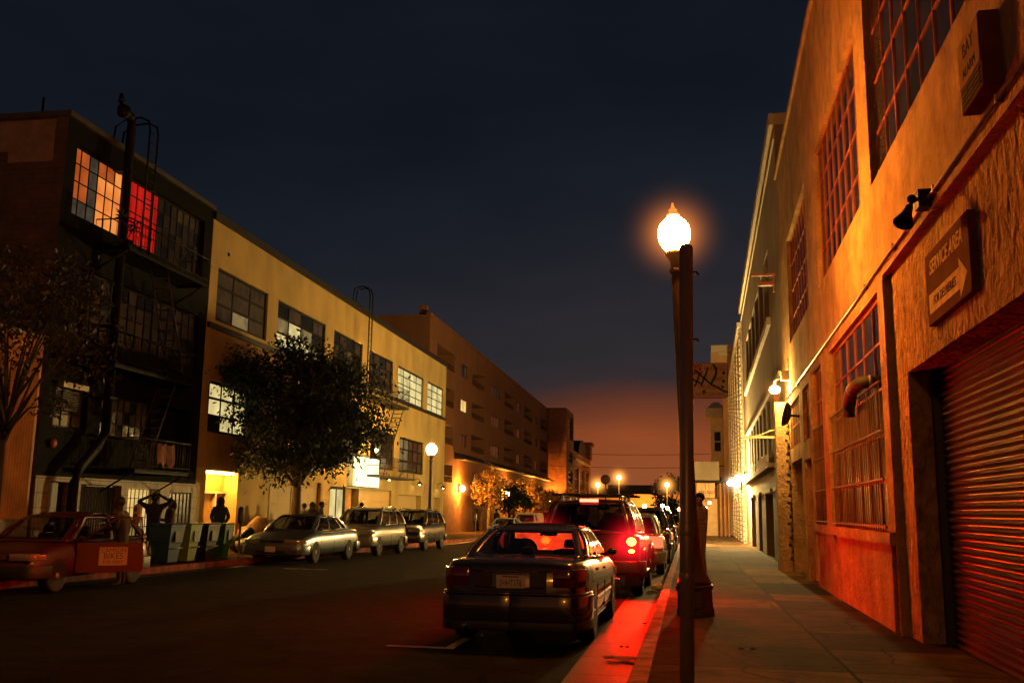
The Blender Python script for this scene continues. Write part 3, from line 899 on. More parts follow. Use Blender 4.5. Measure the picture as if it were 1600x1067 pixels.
MB(tL).quad((.045, 16.35, -.2), (.045, 17.55, -.2), (.045, 17.55, 1.95), (.045, 16.35, 1.95)).build('door', M['black'], df)
x = MB(tL); x.box(-.1, .12, 4, 20.38, 5.36, 5.44); x.build('roof_flashing', M['galv'], b)

# ------------------------------------------------------------------ black loft building
b = broot('black_loft_building', 'black painted four storey loft with a glowing orange and red top window', tL, 20.6)
W1, W2 = (20.93, 27.83, 8.71, 10.58), (21.0, 27.9, 5.75, 7.45)
W3a, W3b = (20.98, 22.3, 3.35, 4.42), (22.95, 25.45, 3.28, 4.38)
wm = MB(tL)
facade(wm, 0, 20.5, 28.36, 2.16, 11.1, [W1, W2, W3a, W3b, (25.8, 27.8, 2.5, 4.4, .5)], .18)
wm.quad((-.5, 25.8, 2.5), (-.5, 27.8, 2.5), (-.5, 27.8, 4.4), (-.5, 25.8, 4.4))
wm.quad((0, 20.5, 11.1), (0, 28.36, 11.1), (-14, 28.36, 11.1), (-14, 20.5, 11.1)); wm.quad((0, 28.36, -.5), (-14, 28.36, -.5), (-14, 28.36, 11.1), (0, 28.36, 11.1))
wm.build('wall', M['blackwall'], b)
x = MB(tL); x.quad((0, 20.5, -.5), (-14, 20.5, -.5), (-14, 20.5, 11.1), (0, 20.5, 11.1)); x.quad((-14, 20.5, -.5), (-14, 28.36, -.5), (-14, 28.36, 11.1), (-14, 20.5, 11.1)); x.build('side_wall', M['sidebrick'], b)
x = MB(tL); x.box(-3.3, -.35, 20.485, 20.497, 10.25, 11.05); x.box(-1.6, -.35, 20.484, 20.4965, 9.95, 10.25); x.build('render_patch', M['sidepatch'], b)
x = MB(tL); x.box(-14, .1, 20.42, 28.36, 11.103, 11.25); x.build('coping', M['greyiron'], b)
x = MB(tL); x.tube([(-1, 20.8, 11.2), (-1, 20.8, 11.8)], .03); x.build('roof_vent', M['iron'], b)
tl = MB(tL)
TD, TG, TW, TQ = (21.05, 22.0, -.4, 2.03, .3), (22.3, 24.15, -.4, 2.0, .25), (24.5, 26.2, -.4, 1.95, .39), (26.72, 28.1, .72, 1.88, .1)
facade(tl, .04, 20.5, 28.4, -.4, 2.155, [TD, TG, TW, TQ], .1)
tl.quad((.04, 20.5, 2.155), (.04, 28.4, 2.155), (0, 28.4, 2.155), (0, 20.5, 2.155)); tl.quad((.04, 20.5, -.4), (0, 20.5, -.4), (0, 20.5, 2.155), (.04, 20.5, 2.155))
tl.build('tiled_wall', M['tile'], b)
x = MB(tL); x.quad((-.26, 21.05, -.4), (-.26, 22, -.4), (-.26, 22, 2.03), (-.26, 21.05, 2.03)); d = x.build('door', M['black'], b)
x = MB(tL); x.box(-.2, .0, 21.06, 21.42, -.3, 2.0); x.build('door_leaf', M['greyiron'], d)
x = MB(tL); x.quad((-.2, 22.3, -.4), (-.2, 24.15, -.4), (-.2, 24.15, 2), (-.2, 22.3, 2)); d = x.build('gate', M['black'], b)
x = MB(tL)
for u in [22.35 + .12 * i for i in range(15)]: x.tube([(-.1, u, -.2), (-.1, u, 1.98)], .012, 5)
for z in (.2, 1.0, 1.95): x.box(-.11, -.09, 22.3, 24.15, z, z + .03)
x.build('gate_bars', M['greyiron'], d)
x = MB(tL)
for u in [22.75 + .11 * i for i in range(7)]: x.box(-.085, -.07, u, u + .03, .75, 1.2)
x.box(-.085, -.07, 22.7, 23.5, .72, .76); x.box(-.085, -.07, 22.7, 23.5, 1.18, 1.22)
x.build('gate_panel', M['cream'], d)
# lit shop entrance: glowing back room seen through a grille
x = MB(tL); x.quad((-.34, 24.5, -.4), (-.34, 26.2, -.4), (-.34, 26.2, 1.95), (-.34, 24.5, 1.95)); d = x.build('lit_doorway', M['litdeep'], b)
x = MB(tL)
for u in [24.52 + .21 * i for i in range(9)]: x.box(-.16, -.14, u, u + .018, -.3, 1.94)
for z in [.1 + .26 * i for i in range(8)]: x.box(-.17, -.145, 24.5, 26.2, z, z + .018)
x.box(-.3, -.2, 24.5, 25.1, -.3, 1.2); x.build('grille', M['iron'], d)
f = window(b, tL, .02, *TQ[:4], 6, 5, M['iron'], M['dimglass'], bar=.03, edge=.05)
# the big glowing window
def glow(i, j):
    if i in (2,) and j > 0: return 6
    if i < 3 and j == 0: return 6
    if i < 3: return 0
    if i < 5: return 4 if j < 3 else 0
    if i == 5: return 4
    if i < 11: return 1
    if i in (14, 15, 16) and j == 3: return 5
    return 3 if (i * 5 + j) % 3 else 2
window(b, tL, -.12, *W1, 18, 4, M['iron'], [M['litorange'], M['litred'], M['glass'], M['dimglass'], M['litglow'], M['greyglass'], M['litdim']], bar=.03, edge=.07, pick=glow, mull=(6, 12))
window(b, tL, -.12, *W2, 16, 4, M['iron'], [M['dimglass'], M['glass'], M['greyglass']], bar=.03, edge=.07, pick=lambda i, j: [0, 1, 0, 2, 0, 0, 1][(i * 2 + j * 3 + i // 4) % 7] if i > 2 else 1, mull=(5, 10))
f = window(b, tL, -.1, *W3a, 3, 3, M['iron'], [M['dimglass'], M['greyglass']], pick=lambda i, j: 1 if j == 0 else 0)
x = MB(tL)
for i in range(9): x.box(-.06, .12, 21.1, 21.75, 3.78 + i * .055, 3.80 + i * .055)
x.build('vent_louvre', M['greyiron'], f)
x = MB(tL); x.box(-.02, .16, 21.05, 22.1, 4.32, 4.46); x.build('lintel_hood', M['galv'], f)
window(b, tL, -.1, *W3b, 8, 3, M['iron'], [M['dimglass'], M['greyglass'], M['glass']], pick=lambda i, j: [0, 0, 1, 2][(i + j * 3) % 4], mull=(4,))
# fire escape
t = thing('fire_escape', 'black iron fire escape with three balconies on the loft building', 'fire escape', tL(0, 25.5, 2.4))
for k, (u0, u1, z, mk) in enumerate(((22.0, 26.4, 8.12, 'iron'), (21.8, 26.1, 5.02, 'iron'), (23.1, 26.0, 2.42, 'greyiron'))):
    x = MB(tL); x.box(0, 1.0, u0, u1, z - .05, z - .01)
    x.box(.94, 1.0, u0, u1, z - .1, z); x.box(0, 1, u0, u0 + .05, z - .1, z); x.box(0, 1, u1 - .05, u1, z - .1, z)
    for u in (u0 + .1, u1 - .1): x.tube([(0, u, z - .6), (.9, u, z - .08)], .025)
    p = x.build('balcony', M['iron'], t)
    r_ = MB(tL)
    top = z + (.82 if k else .75)
    r_.tube([(0, u0, top), (1, u0, top), (1, u1, top), (0, u1, top)], .02, 5); r_.tube([(0, u0, z + .1), (1, u0, z + .1), (1, u1, z + .1), (0, u1, z + .1)], .012, 5)
    n_ = int((u1 - u0) / .14)
    for i in range(n_ + 1):
        u = u0 + (u1 - u0) * i / n_; r_.tube([(1, u, z), (1, u, top)], .009, 4)
        if k == 0 and i % 4 == 2:
            for q in range(3): r_.tube([(1, u + .28 * q / 3 + .1 * math.cos(a), z + .25 + .15 * q + .1 * math.sin(a)) for a in (0, .9, 1.8, 2.7, 3.6, 4.5, 5.4)], .007, 4)
    for i in range(5): r_.tube([(.2 * i, u0, z), (.2 * i, u0, top)], .009, 4); r_.tube([(.2 * i, u1, z), (.2 * i, u1, top)], .009, 4)
    r_.build('railing', M[mk], p)
for (ua, za, ub, zb) in ((25.2, 5.0, 23.9, 2.45), (24.2, 8.1, 25.6, 5.05)):
    x = MB(tL)
    for n_ in (.35, .85): x.tube([(n_, ua, za), (n_, ub, zb)], .025)
    for i in range(12):
        q = i / 11; x.box(.35, .85, ua + (ub - ua) * q - .06, ua + (ub - ua) * q + .06, za + (zb - za) * q - .01, za + (zb - za) * q + .01)
    x.build('stair_flight', M['greyiron'], t)
x = MB(tL)
for du in (0, .42):
    x.tube([(.75, 22.95 + du, 8.1), (.75, 22.95 + du, 11.7), (.7, 22.95 + du, 11.95), (.45, 22.95 + du, 12.08), (.0, 22.95 + du, 12.05), (-.3, 22.95 + du, 11.85), (-.35, 22.95 + du, 11.2)], .028)
for i in range(13): x.tube([(.75, 22.95, 8.4 + i * .27), (.75, 23.37, 8.4 + i * .27)], .014, 4)
x.build('roof_ladder', M['iron'], t)
# exhaust flue
t = thing('exhaust_flue', 'fat black flue pipe climbing the loft front to an elbow above the roof', 'flue', tL(.4, 21.5, .5))
x = MB(tL); x.tube([(.35, 21.5, .35), (.35, 21.52, 2.0), (.35, 21.72, 2.4), (.35, 22.4, 2.95), (.35, 22.68, 3.35), (.35, 22.68, 11.7), (.35, 22.66, 11.85), (.4, 22.5, 11.92), (.45, 22.25, 11.9)], .125, 10); x.build('pipe', M['iron'], t)
x = MB(tL); x.tube([(.45, 22.25, 11.9), (.45, 22.1, 11.9), (.45, 21.95, 11.98)], [.14, .2, .1], 10); x.tube([(.45, 22.1, 12.0), (.45, 21.95, 12.12), (.5, 21.85, 12.3)], [.05, .09, .04], 6); x.tube([(.45, 22.0, 12.1), (.4, 22.2, 12.25)], .03, 5); x.build('cowl', M['iron'], t)
x = MB(tL); 
for z in (4.2, 6.1, 8.2, 10.4): x.box(.0, .5, 22.52, 22.84, z, z + .06)
x.build('pipe_strap', M['iron'], t)
# plant on the top balcony
t = thing('potted_palm', 'spiky potted palm silhouetted against the glowing red window', 'plant', tL(.6, 22.5, 8.12))
x = MB(tL); x.tube([(.6, 22.5, 8.12), (.6, 22.5, 8.42)], [.12, .16], 10); x.build('pot', M['iron'], t)
x = MB(tL); r2 = random.Random(5)
for cu, cz in ((22.2, 9.0), (22.85, 8.95), (22.5, 8.75)):
    x.tube([(.6, 22.5, 8.4), (.6, (22.5 + cu) / 2, (8.4 + cz) / 2 + .05), (.6, cu, cz)], .015, 4)
    for i in range(13):
        a = r2.uniform(-.6, PI + .6); l = r2.uniform(.18, .3); dn = r2.uniform(-.15, .15)
        e = (.6 + dn, cu + l * math.cos(a), cz + l * math.sin(a) * .8); mid = (.6 + dn / 2, cu + l * .5 * math.cos(a), cz + l * .55 * math.sin(a))
        px, pz = -math.sin(a) * .03, math.cos(a) * .03
        x.quad((.6, cu, cz), (mid[0], mid[1] + px, mid[2] + pz), e, (mid[0], mid[1] - px, mid[2] - pz))
x.build('fronds', M['iron'], t)
t = thing('wall_bell', 'small round red bell on the black loft front', 'bell', tL(0, 21.0, 2.94))
x = MB(tL); x.ball((.06, 21.0, 2.94), (.06, .12, .12)); x.build('bell', mat('bell_red', (.35, .06, .03), .4), t)
t = thing('balcony_banner', 'torn rust coloured banner tied to the lowest balcony rail', 'banner', tL(1.02, 24.6, 2.86))
x = MB(tL); r2 = random.Random(4)
top = [(1.03 + .03 * math.sin(i * 1.3), 24.1 + i * .12, 3.14 + .04 * math.sin(i * 2)) for i in range(9)]; bot = [(1.03 + .04 * math.sin(i), 24.15 + i * .11, 2.56 + .09 * math.sin(i * 1.7)) for i in range(9)]
for i in range(8): x.quad(top[i], top[i + 1], bot[i + 1], bot[i])
x.build('cloth', mat('rust_cloth', (.3, .09, .04), .8, var=.8, vscale=4, col2=(.02, .012, .01)), t)
# ------------------------------------------------------------------ yellow building
b = broot('yellow_building', 'long three storey yellow plaster building with lit steel windows', tL, 29)
WY = [(28.95, 33.05, 7.55, 9.35), (34.0, 39.2, 7.5, 9.35), (40.3, 44.4, 7.5, 9.35), (45.5, 49.7, 7.5, 9.3), (50.75, 56.3, 7.42, 9.28), (57.35, 61.6, 7.42, 9.28)]
WL = [(28.9, 31.9, 3.85, 5.55), (34.4, 38.8, 3.6, 5.5), (40.3, 44.4, 3.5, 5.45), (46.2, 50.4, 3.45, 5.4), (51.5, 56.75, 3.45, 5.38)]
DY, LG, OD, G1, G2, RD = (29.05, 31.4, -.6, 2.62, .55), (40.7, 42.75, -.6, 2.4), (42.85, 44.7, -.6, 2.36, .35), (44.95, 50.2, -.6, 2.38, .12), (51.5, 56.5, -.7, 2.2, .3), (59.1, 61.4, -.7, 2.15, .35)
wm = MB(tL); wm.cur = 0
facade(wm, 0, 28.401, 62.3, 7.25, 10.85, WY, .15)
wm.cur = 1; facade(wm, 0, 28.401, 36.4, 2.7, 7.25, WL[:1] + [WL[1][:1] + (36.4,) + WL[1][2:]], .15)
wm.cur = 0; facade(wm, 0, 36.4, 62.3, 2.7, 7.25, [(36.4,) + WL[1][1:]] + WL[2:], .15)
facade(wm, 0, 28.401, 62.3, -.9, 2.7, [DY, LG, OD, G1, G2, RD], .15)
shell(wm, 0, 28.401, 62.3, -.9, 10.85, -16)
wm.quad((-.55, 29.05, -.6), (-.55, 31.4, -.6), (-.55, 31.4, 2.62), (-.55, 29.05, 2.62))
wm.build('wall', [M['yellow'], M['brownshade']], b)
x = MB(tL); x.box(-.4, .08, 28.41, 62.35, 10.853, 11.13); x.build('coping', M['darksteel'], b)
x = MB(tL); x.box(-.05, .09, 28.41, 62.32, 7.22, 7.4); x.build('string_course', M['darksteel'], b)
x = MB(tL); x.tube([(.05, 39.2, -.3), (.05, 39.2, 2.5)], .12, 8); x.build('drain_pipe', M['ochre'], b)
fm = M['iron']
def w2(i, j): return 1 if (j == 0 and i in (1, 2)) else (2 if j == 0 else 0)
window(b, tL, -.08, *WY[0], 3, 3, fm, [M['greyglass'], M['litsoft']], bar=.09, edge=.1, pick=lambda i, j: 1 if (i, j) == (1, 0) else 0)
window(b, tL, -.08, *WY[1], 4, 3, fm, [M['glass'], M['lit'], M['litsoft'], M['greyglass']], bar=.08, edge=.1, pick=lambda i, j: 1 if (j == 0 and i in (0, 1, 2)) or (i, j) == (1, 1) else (2 if j == 0 or (i, j) in ((2, 1), (0, 1)) else [0, 3][(i + j) % 2]))
window(b, tL, -.08, *WY[2], 4, 3, fm, [M['glass'], M['dimglass']], bar=.07, edge=.09, pick=lambda i, j: (i + j) % 2)
window(b, tL, -.08, *WY[3], 4, 3, fm, [M['glass'], M['dimglass']], bar=.07, edge=.09, pick=lambda i, j: (i + j) % 2)
window(b, tL, -.08, *WY[4], 4, 4, fm, [M['lit']], bar=.05, edge=.09)
window(b, tL, -.08, *WY[5], 3, 4, fm, [M['lit']], bar=.05, edge=.09)
window(b, tL, -.08, *WL[0], 3, 3, fm, [M['lit'], M['glass']], bar=.08, edge=.1, pick=lambda i, j: 1 if (i, j) == (0, 0) else 0)
for k in (1, 2, 3): window(b, tL, -.08, *WL[k], 4, 3, fm, [M['glass'], M['litsoft']], bar=.07, edge=.09, pick=lambda i, j: 1 if (i + j + k) % 5 == 0 else 0)
window(b, tL, -.08, *WL[4], 5, 3, fm, [M['dimglass'], M['litsoft'], M['glass']], bar=.09, edge=.1, pick=lambda i, j: 1 if i in (0, 1) else [0, 2][(i + j) % 2])
# lit recess door with fluted panel
x = MB(tL); u = 29.1
while u < 31.35:
    x.box(-.545, -.52, u, u + .05, -.3, 2.6); u += .09
d = x.build('fluted_door', M['ochre'], b)
x = MB(tL); x.box(-.5, -.4, 29.05, 31.4, 1.9, 1.98); x.box(-.5, -.4, 29.3, 29.37, -.3, 1.9); x.box(-.5, -.4, 30.6, 30.68, -.3, 1.9); x.build('door_frame', M['cream'], d)
x = MB(tL); x.box(-.3, -.05, 29.2, 31.2, 2.54, 2.6); x.build('recess_light', emis('recess_tube_glow', (1, .5, .085), 85), d)
# lit glazed entrance
f = window(b, tL, -.08, *LG, 2, 2, fm, [M['lit'], M['litsoft']], bar=.1, edge=.12, pick=lambda i, j: 1 if (i, j) == (0, 0) else 0, name='entrance_door')
for (h, m_, nm) in ((OD, 'ochre', 'door'), (G1, 'doorpaint', 'garage_door'), (G2, 'doorpaint', 'garage_door'), (RD, 'doorpaint', 'door')):
    q = h[4]; x = MB(tL)
    z = h[2]
    rows = 5 if nm == 'garage_door' else 1
    for i in range(rows):
        a, c = h[2] + (h[3] - h[2]) * i / rows, h[2] + (h[3] - h[2]) * (i + 1) / rows
        x.quad((-q, h[0], a), (-q, h[1], a), (-q, h[1], c - .02), (-q, h[0], c - .02)); x.quad((-q, h[0], c - .02), (-q, h[1], c - .02), (-q - .02, h[1], c), (-q - .02, h[0], c))
    x.build(nm, M[m_], b)
x = MB(tL)
for u0, u1 in ((34.1, 36.1), (36.2, 38.7)):
    for z0, z1 in ((-.3, .95), (1.0, 1.55), (1.6, 2.25)): x.box(0, .03, u0, u1, z0, z1)
x.build('timber_panels', M['doorpaint'], b)
x = MB(tL); x.box(.032, .04, 36.5, 37.0, .9, 1.5); x.build('posted_notice', M['white'], b)
x = MB(tL); x.ball((.01, 29.6, 9.95), (.03, .07, .07)); x.build('wall_vent', M['black'], b)
# two banners, their floodlighting put into glowing cloth
for k, (u0, u1, lab) in enumerate(((43.0, 44.75, 'glowing white banner nearest the tree on the yellow wall'), (44.85, 46.6, 'glowing white banner nearest the fire stair on the yellow wall'))):
    t = thing('glow_banner', lab, 'banner', tL(.2, (u0 + u1) / 2, 2.5), group='floodlit banners')
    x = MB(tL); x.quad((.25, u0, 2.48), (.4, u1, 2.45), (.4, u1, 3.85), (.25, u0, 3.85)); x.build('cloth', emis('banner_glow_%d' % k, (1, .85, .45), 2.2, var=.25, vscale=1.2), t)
    x = MB(tL); x.tube([(0, u0, 3.87), (.25, u0, 3.87), (.4, u1, 3.87)], .02); x.tube([(0, u0, 2.46), (.25, u0, 2.46), (.4, u1, 2.43)], .015); x.build('bracket', M['darksteel'], t)
l = thing('banner_spotlight', 'small spotlight shining on the two white banners', 'lamp', tL(.7, 44.8, 4.2))
x = MB(tL); x.tube([(0, 44.8, 4.3), (.75, 44.8, 4.3)], .02); x.build('arm', M['darksteel'], l)
x = MB(tL); x.ball((.75, 44.8, 4.22), .09, 8, 6); x.build('bulb', M['smallbulb'], l)
# gooseneck wall lamps over the garages
for k, (u, z) in enumerate(((48.3, 2.95), (54.5, 2.88), (60.4, 2.8))):
    l = thing('gooseneck_lamp', ('shaded wall lamp under the fire stair', 'shaded wall lamp over the shut garage door', 'shaded wall lamp over the arched side door')[k], 'lamp', tL(0, u, z), group='shaded wall lamps on the yellow building')
    x = MB(tL); x.tube([(0, u, z + .15), (.25, u, z + .3), (.4, u, z + .22), (.42, u, z + .1)], .02); x.build('arm', M['darksteel'], l)
    x = MB(); x.lathe([(.04, .12), (.09, .08), (.2, -.05), (.19, -.05), (.08, .06)], 12); s_ = x.build('lamp_shade', M['darksteel'], l); s_.location = Vector(tL(.42, u, z)) - l.location; 
    x = MB(); x.ball((0, 0, -.02), .06, 8, 6); x.build('bulb', M['smallbulb'], s_)
# fire stair and roof ladder
t = thing('fire_stair', 'dark iron fire stair balcony with drop ladder on the yellow building', 'fire escape', tL(0, 50, 3.2))
for u0, u1, z in ((44.6, 51.2, 3.05), (44.3, 49.6, 6.75)):
    x = MB(tL); x.box(0, 1.0, u0, u1, z - .09, z); p = x.build('balcony', M['darksteel'], t)
    x = MB(tL)
    for zz in (z + .45, z + .9): x.tube([(0, u0, zz), (1, u0, zz), (1, u1, zz), (0, u1, zz)], .018, 5)
    n_ = 26
    for i in range(n_ + 1): x.tube([(1, u0 + (u1 - u0) * i / n_, z), (1, u0 + (u1 - u0) * i / n_, z + .9)], .009 if i % 5 else .018, 4)
    x.tube([(0, u1 - .1, z - 0), (1, u1 - .1, z + .9)], .02)
    x.build('railing', M['darksteel'], p)
x = MB(tL)
for n_ in (.3, .8): x.tube([(n_, 45.9, 3.05), (n_, 49.3, 6.75)], .03)
for i in range(15):
    q = (i + .5) / 15; x.box(.3, .8, 45.9 + 3.4 * q - .1, 45.9 + 3.4 * q + .1, 3.05 + 3.7 * q, 3.07 + 3.7 * q)
x.build('stair_flight', M['darksteel'], t)
x = MB(tL)
for du in (0, .45):
    x.tube([(.6, 43.4 + du, 6.75), (.6, 43.4 + du, 11.6), (.5, 43.4 + du, 11.95), (.2, 43.4 + du, 12.05), (-.2, 43.4 + du, 11.95), (-.3, 43.4 + du, 11.1)], .035, 5)
for i in range(15): x.tube([(.6, 43.4, 7.0 + i * .3), (.6, 43.85, 7.0 + i * .3)], .016, 4)
x.build('roof_ladder', M['darksteel'], t)
t = thing('garage_notice', 'small reddish parking notice beside the garage door', 'sign', tL(0, 58, 2.6))
x = MB(tL); x.box(0, .02, 57.2, 58.9, 2.35, 2.95); x.build('board', mat('notice_board_pink', (.5, .3, .22), .7, var=.5, vscale=6), t)

# ------------------------------------------------------------------ apartment block
def tA(n, u, z): return tL(n - 1.5, u, z)
b = broot('apartment_block', 'five storey terracotta apartment block with deep balcony recesses', tL, 65)
balc, wins = [], []
BU = [(65.6, 71.3), (78.1, 84.0), (94.2, 100.4), (107.5, 114.2), (121.2, 128.6)]
WU = [(73.8, 76.2), (87, 91.5), (102.2, 104.7), (116.5, 118.8)]
for z0, z1 in ((11.72, 13.12), (8.95, 10.32), (6.17, 7.53)):
    balc += [(a, c, z0, z1, 1.3) for a, c in BU]; wins += [(a, c, z0 + .12, z1 - .22, .12) for a, c in WU]
low = [(65.6, 71.3, 3.4, 4.7, 1.3)] + [(a, c, 3.3, 4.5, .12) for a, c in WU[1:]] + [(79, 81, 3.3, 4.5, .12), (94.5, 97, 3.3, 4.5, .12), (97.6, 100, 3.3, 4.5, .12)]
wm = MB(tA); facade(wm, 0, 63.4, 129.5, 2.7, 14.75, balc + wins + low, .12)
for h in balc + low[:1]: wm.quad((-1.3, h[0], h[2]), (-1.3, h[1], h[2]), (-1.3, h[1], h[3]), (-1.3, h[0], h[3]))
shell(wm, 0, 63.4, 129.5, -1.4, 14.75, -16)
wm.build('wall', M['aptwall'], b)
dh = [(79.3, 83.4, -1.2, 1.45, .4), (66, 68.5, -1.2, 1.6, .4), (97, 101, -1.2, 1.4, .4)]
x = MB(tA); facade(x, .04, 63.4, 129.5, -1.4, 2.7, dh, .4); x.quad((.04, 63.4, 2.7), (.04, 129.5, 2.7), (0, 129.5, 2.7), (0, 63.4, 2.7)); x.build('brick_base', M['aptbrick'], b)
x = MB(tA); x.box(-.3, .06, 63.4, 129.5, 14.753, 14.9); x.build('coping', M['aptwall'], b)
for k, h in enumerate(wins + low[1:]):
    lit = k in (4, )
    window(b, tA, -.06, *h[:4], 3 if h[1] - h[0] > 3 else 2, 1, M['darksteel'], [M['glass'], M['litdeep'], M['greyglass']], bar=.06, edge=.07, pick=lambda i, j, lit=lit, k=k: 1 if lit else [0, 2, 0][(i + k) % 3])
for k, h in enumerate(balc + low[:1]):
    r = window(b, tA, -1.22, h[0] + 1.2, h[1] - .4, h[2] + .02, h[3] - .12, 3, 1, M['darksteel'], [M['glass'], M['litdeep'], M['dimglass']], bar=.07, edge=.08, pick=lambda i, j, k=k: 1 if (k == 1 and i < 2) or (k == 10 and i == 2) or (k == 6 and i == 0) else [0, 2][i % 2])
    x = MB(tA)
    x.box(-.05, -.02, h[0], h[1], h[2] + .42, h[2] + .46)
    n_ = int((h[1] - h[0]) / .3)
    for i in range(n_): x.box(-.045, -.025, h[0] + i * .3, h[0] + i * .3 + .025, h[2], h[2] + .43)
    x.build('balcony_rail', M['iron'], b)
for u0, u1 in ((71.9, 82.3), (84.5, 101.5), (103, 129)):
    x = MB(tA)
    P = [(0, 5.75), (.9, 5.25), (.9, 5.15), (0, 5.2)]
    for (n0, a), (n1, c) in zip(P, P[1:]): x.quad((n0, u0, a), (n0, u1, a), (n1, u1, c), (n1, u0, c))
    for u in (u0, u1): x.quad(*[(n, u, z) for n, z in P])
    x.build('pent_roof', M['darksteel'], b)
for k, h in enumerate(dh):
    f = window(b, tA, -.36, *h[:4], 2, 2, M['darksteel'], [M['greyglass'], M['glass']], bar=.08, edge=.1, pick=lambda i, j, k=k: 0 if k == 0 else 1, name='entrance_door')
x = MB(tA); x.box(-.9, -.4, 63.7, 64.3, 14.9, 15.5); x.build('chimney', M['aptwall'], b)
for k, (u, z) in enumerate(((73.5, 3.0), (94.7, 2.95), (114.3, 2.75), (128.4, 2.72))):
    l = thing('sodium_wall_lamp', ('blazing orange wall lamp nearest the yellow building', 'orange wall lamp just past the first glowing tree', 'orange wall lamp among the middle glowing trees', 'farthest orange wall lamp by the brick tower')[k], 'lamp', tA(.1, u, z), group='orange wall lamps on the apartment block')
    x = MB(tA); x.box(.04, .2, u - .15, u + .15, z - .25, z + .35); x.build('housing', M['darksteel'], l)
    x = MB(tA); x.ball((.36, u, z), (.17, .24, .2), 10, 7); x.build('lamp', M['walllamp'], l)
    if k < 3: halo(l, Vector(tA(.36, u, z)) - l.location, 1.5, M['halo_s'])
# ------------------------------------------------------------------ brick tower and arched hall
b = broot('brick_tower', 'square red brick stair tower rising past the apartment block', tL, 131)
hs = [(132.5, 138.5, z, z + 1.6, .3) for z in (2.5, 5.2, 7.9)] + [(132.2, 139, 11.2, 14.6, .3)]
x = MB(tL); facade(x, .9, 130, 140, -2, 15.2, hs, .3); shell(x, .9, 130, 140, -2, 15.2, -14); x.build('wall', M['towerbrick'], b)
for h in hs: window(b, tL, .65, *h[:4], 2, 2, M['darksteel'], M['glass'], bar=.2, edge=.2)
b = broot('arched_hall', 'lower brick hall with a dark round gable and end pier', tL, 141)
hs = [(142, 148, 1, 7.8, .3), (150, 158, 1, 7.8, .3), (160, 166, 1, 7.8, .3)]
x = MB(tL); facade(x, .9, 140.02, 170, -2.4, 10, hs, .3); shell(x, .9, 140.02, 170, -2.4, 10, -14); x.build('wall', M['towerbrick'], b)
for h in hs: window(b, tL, .65, *h[:4], 3, 4, M['ply'], [M['greyglass'], M['glass']], bar=.15, edge=.2, pick=lambda i, j: (i + j) % 2)
x = MB(tL); x.box(.9, 1.2, 140.02, 170, 8.6, 9.0); x.build('string_course', M['cream'], b)
x = MB(tL)
P = [(150 + 7 * (1 - math.cos(a)), 10.01 + 2.6 * math.sin(a)) for a in [PI * i / 14 for i in range(15)]]
for (a, c), (d, e) in zip(P, P[1:]): x.quad((.7, a, c), (.7, d, e), (-3, d, e), (-3, a, c))
x.quad(*[(.7, a, c) for a, c in P]); x.build('round_gable', M['darksteel'], b)
x = MB(tL); x.box(-1, 1.2, 166.5, 170.02, 10.01, 12.4); x.box(-1.2, 1.5, 166.3, 170.3, 12.4, 13.0); x.build('pier', M['towerbrick'], b)

# ------------------------------------------------------------------ across the end of the street
t = thing('end_warehouse', 'long low warehouse glowing orange across the end of the street', 'building', (-8, 175, gz(175)))
x = MB(ident); x.box(-60, -1.4, 175, 195, -4, 4.35); x.build('wall', M['cream'], t)
x = MB(ident); x.box(-40, -15.5, 174.6, 174.98, -4, 4.15); x.build('pale_bay', M['palewall'], t)
x = MB(ident); x.box(-14.5, -6.5, 180, 190, 4.36, 6.1); x.box(-18, -15, 180, 190, 4.36, 5.5); x.build('roof_plant', M['darksteel'], t)
x = MB(ident)
for px in (-12.5, -9, -5.5): x.box(px, px + 1.8, 174.86, 174.96, -2, 1.2)
x.build('loading_door', M['darksteel'], t)
t = thing('corner_block', 'dim block of buildings behind the parked cars at the end of the street', 'building', (8, 182, gz(182)))
x = MB(ident); x.box(-1.2, 30, 182, 200, -4, 5.2); x.build('wall', M['ply'], t)
x = MB(ident)
for i in range(6): x.box(-.5 + i * 3, 1.2 + i * 3, 181.9, 181.98, .4, 2.8)
x.build('window', M['glass'], t)
for k, (px, py, pz, m_, lab, hgt) in enumerate((( -13.66, 150, 5.3, 'distant', 'orange street lamp in front of the pale end wall', 1), (-10.4, 150, 6.45, 'distant', 'taller orange street lamp above the end warehouse roof', 1),
        (-3.1, 150, 5.4, 'distanty', 'yellow green street lamp on a pale pole by the dark tree', 1), (-7.4, 170, 2.2, 'endlamp', 'fierce low lamp lighting the end warehouse wall', 1))):
    t = thing('distant_street_lamp', lab, 'street lamp', (px, py, gz(py)))
    x = MB(ident); x.tube([(px, py + .2, gz(py) - .1), (px, py + .2, pz - .1)], [.12, .08], 6); x.tube([(px, py + .2, pz - .1), (px, py, pz)], .05, 5); x.build('pole', M['cream'], t)
    x = MB(ident); x.ball((px, py, pz), .32 if k < 3 else .3, 10, 7); x.build('lamp', M[m_], t)
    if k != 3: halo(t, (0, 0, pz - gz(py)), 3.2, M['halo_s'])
for k, (px, py, pz) in enumerate(((-3.55, 140, 2.2), (-2.9, 141, 1.9), (-1.2, 140, 1.75))):
    t = thing('distant_headlight', ('twin pole mounted white light left of the yellow green lamp pole', 'white light close beside the yellow green lamp pole', 'orange white light low beside the parking pole')[k], 'lamp', (px, py, gz(py)))
    x = MB(ident); x.tube([(px, py + .2, gz(py)), (px, py + .2, pz)], .06, 5); x.build('pole', M['darksteel'], t)
    x = MB(ident); x.ball((px, py, pz), .24, 8, 6); x.build('lamp', M['distantw'] if k < 2 else M['distant'], t)
t = thing('round_road_sign', 'round dark road sign on a pole before the end warehouse', 'sign', (-12.37, 149, gz(149)))
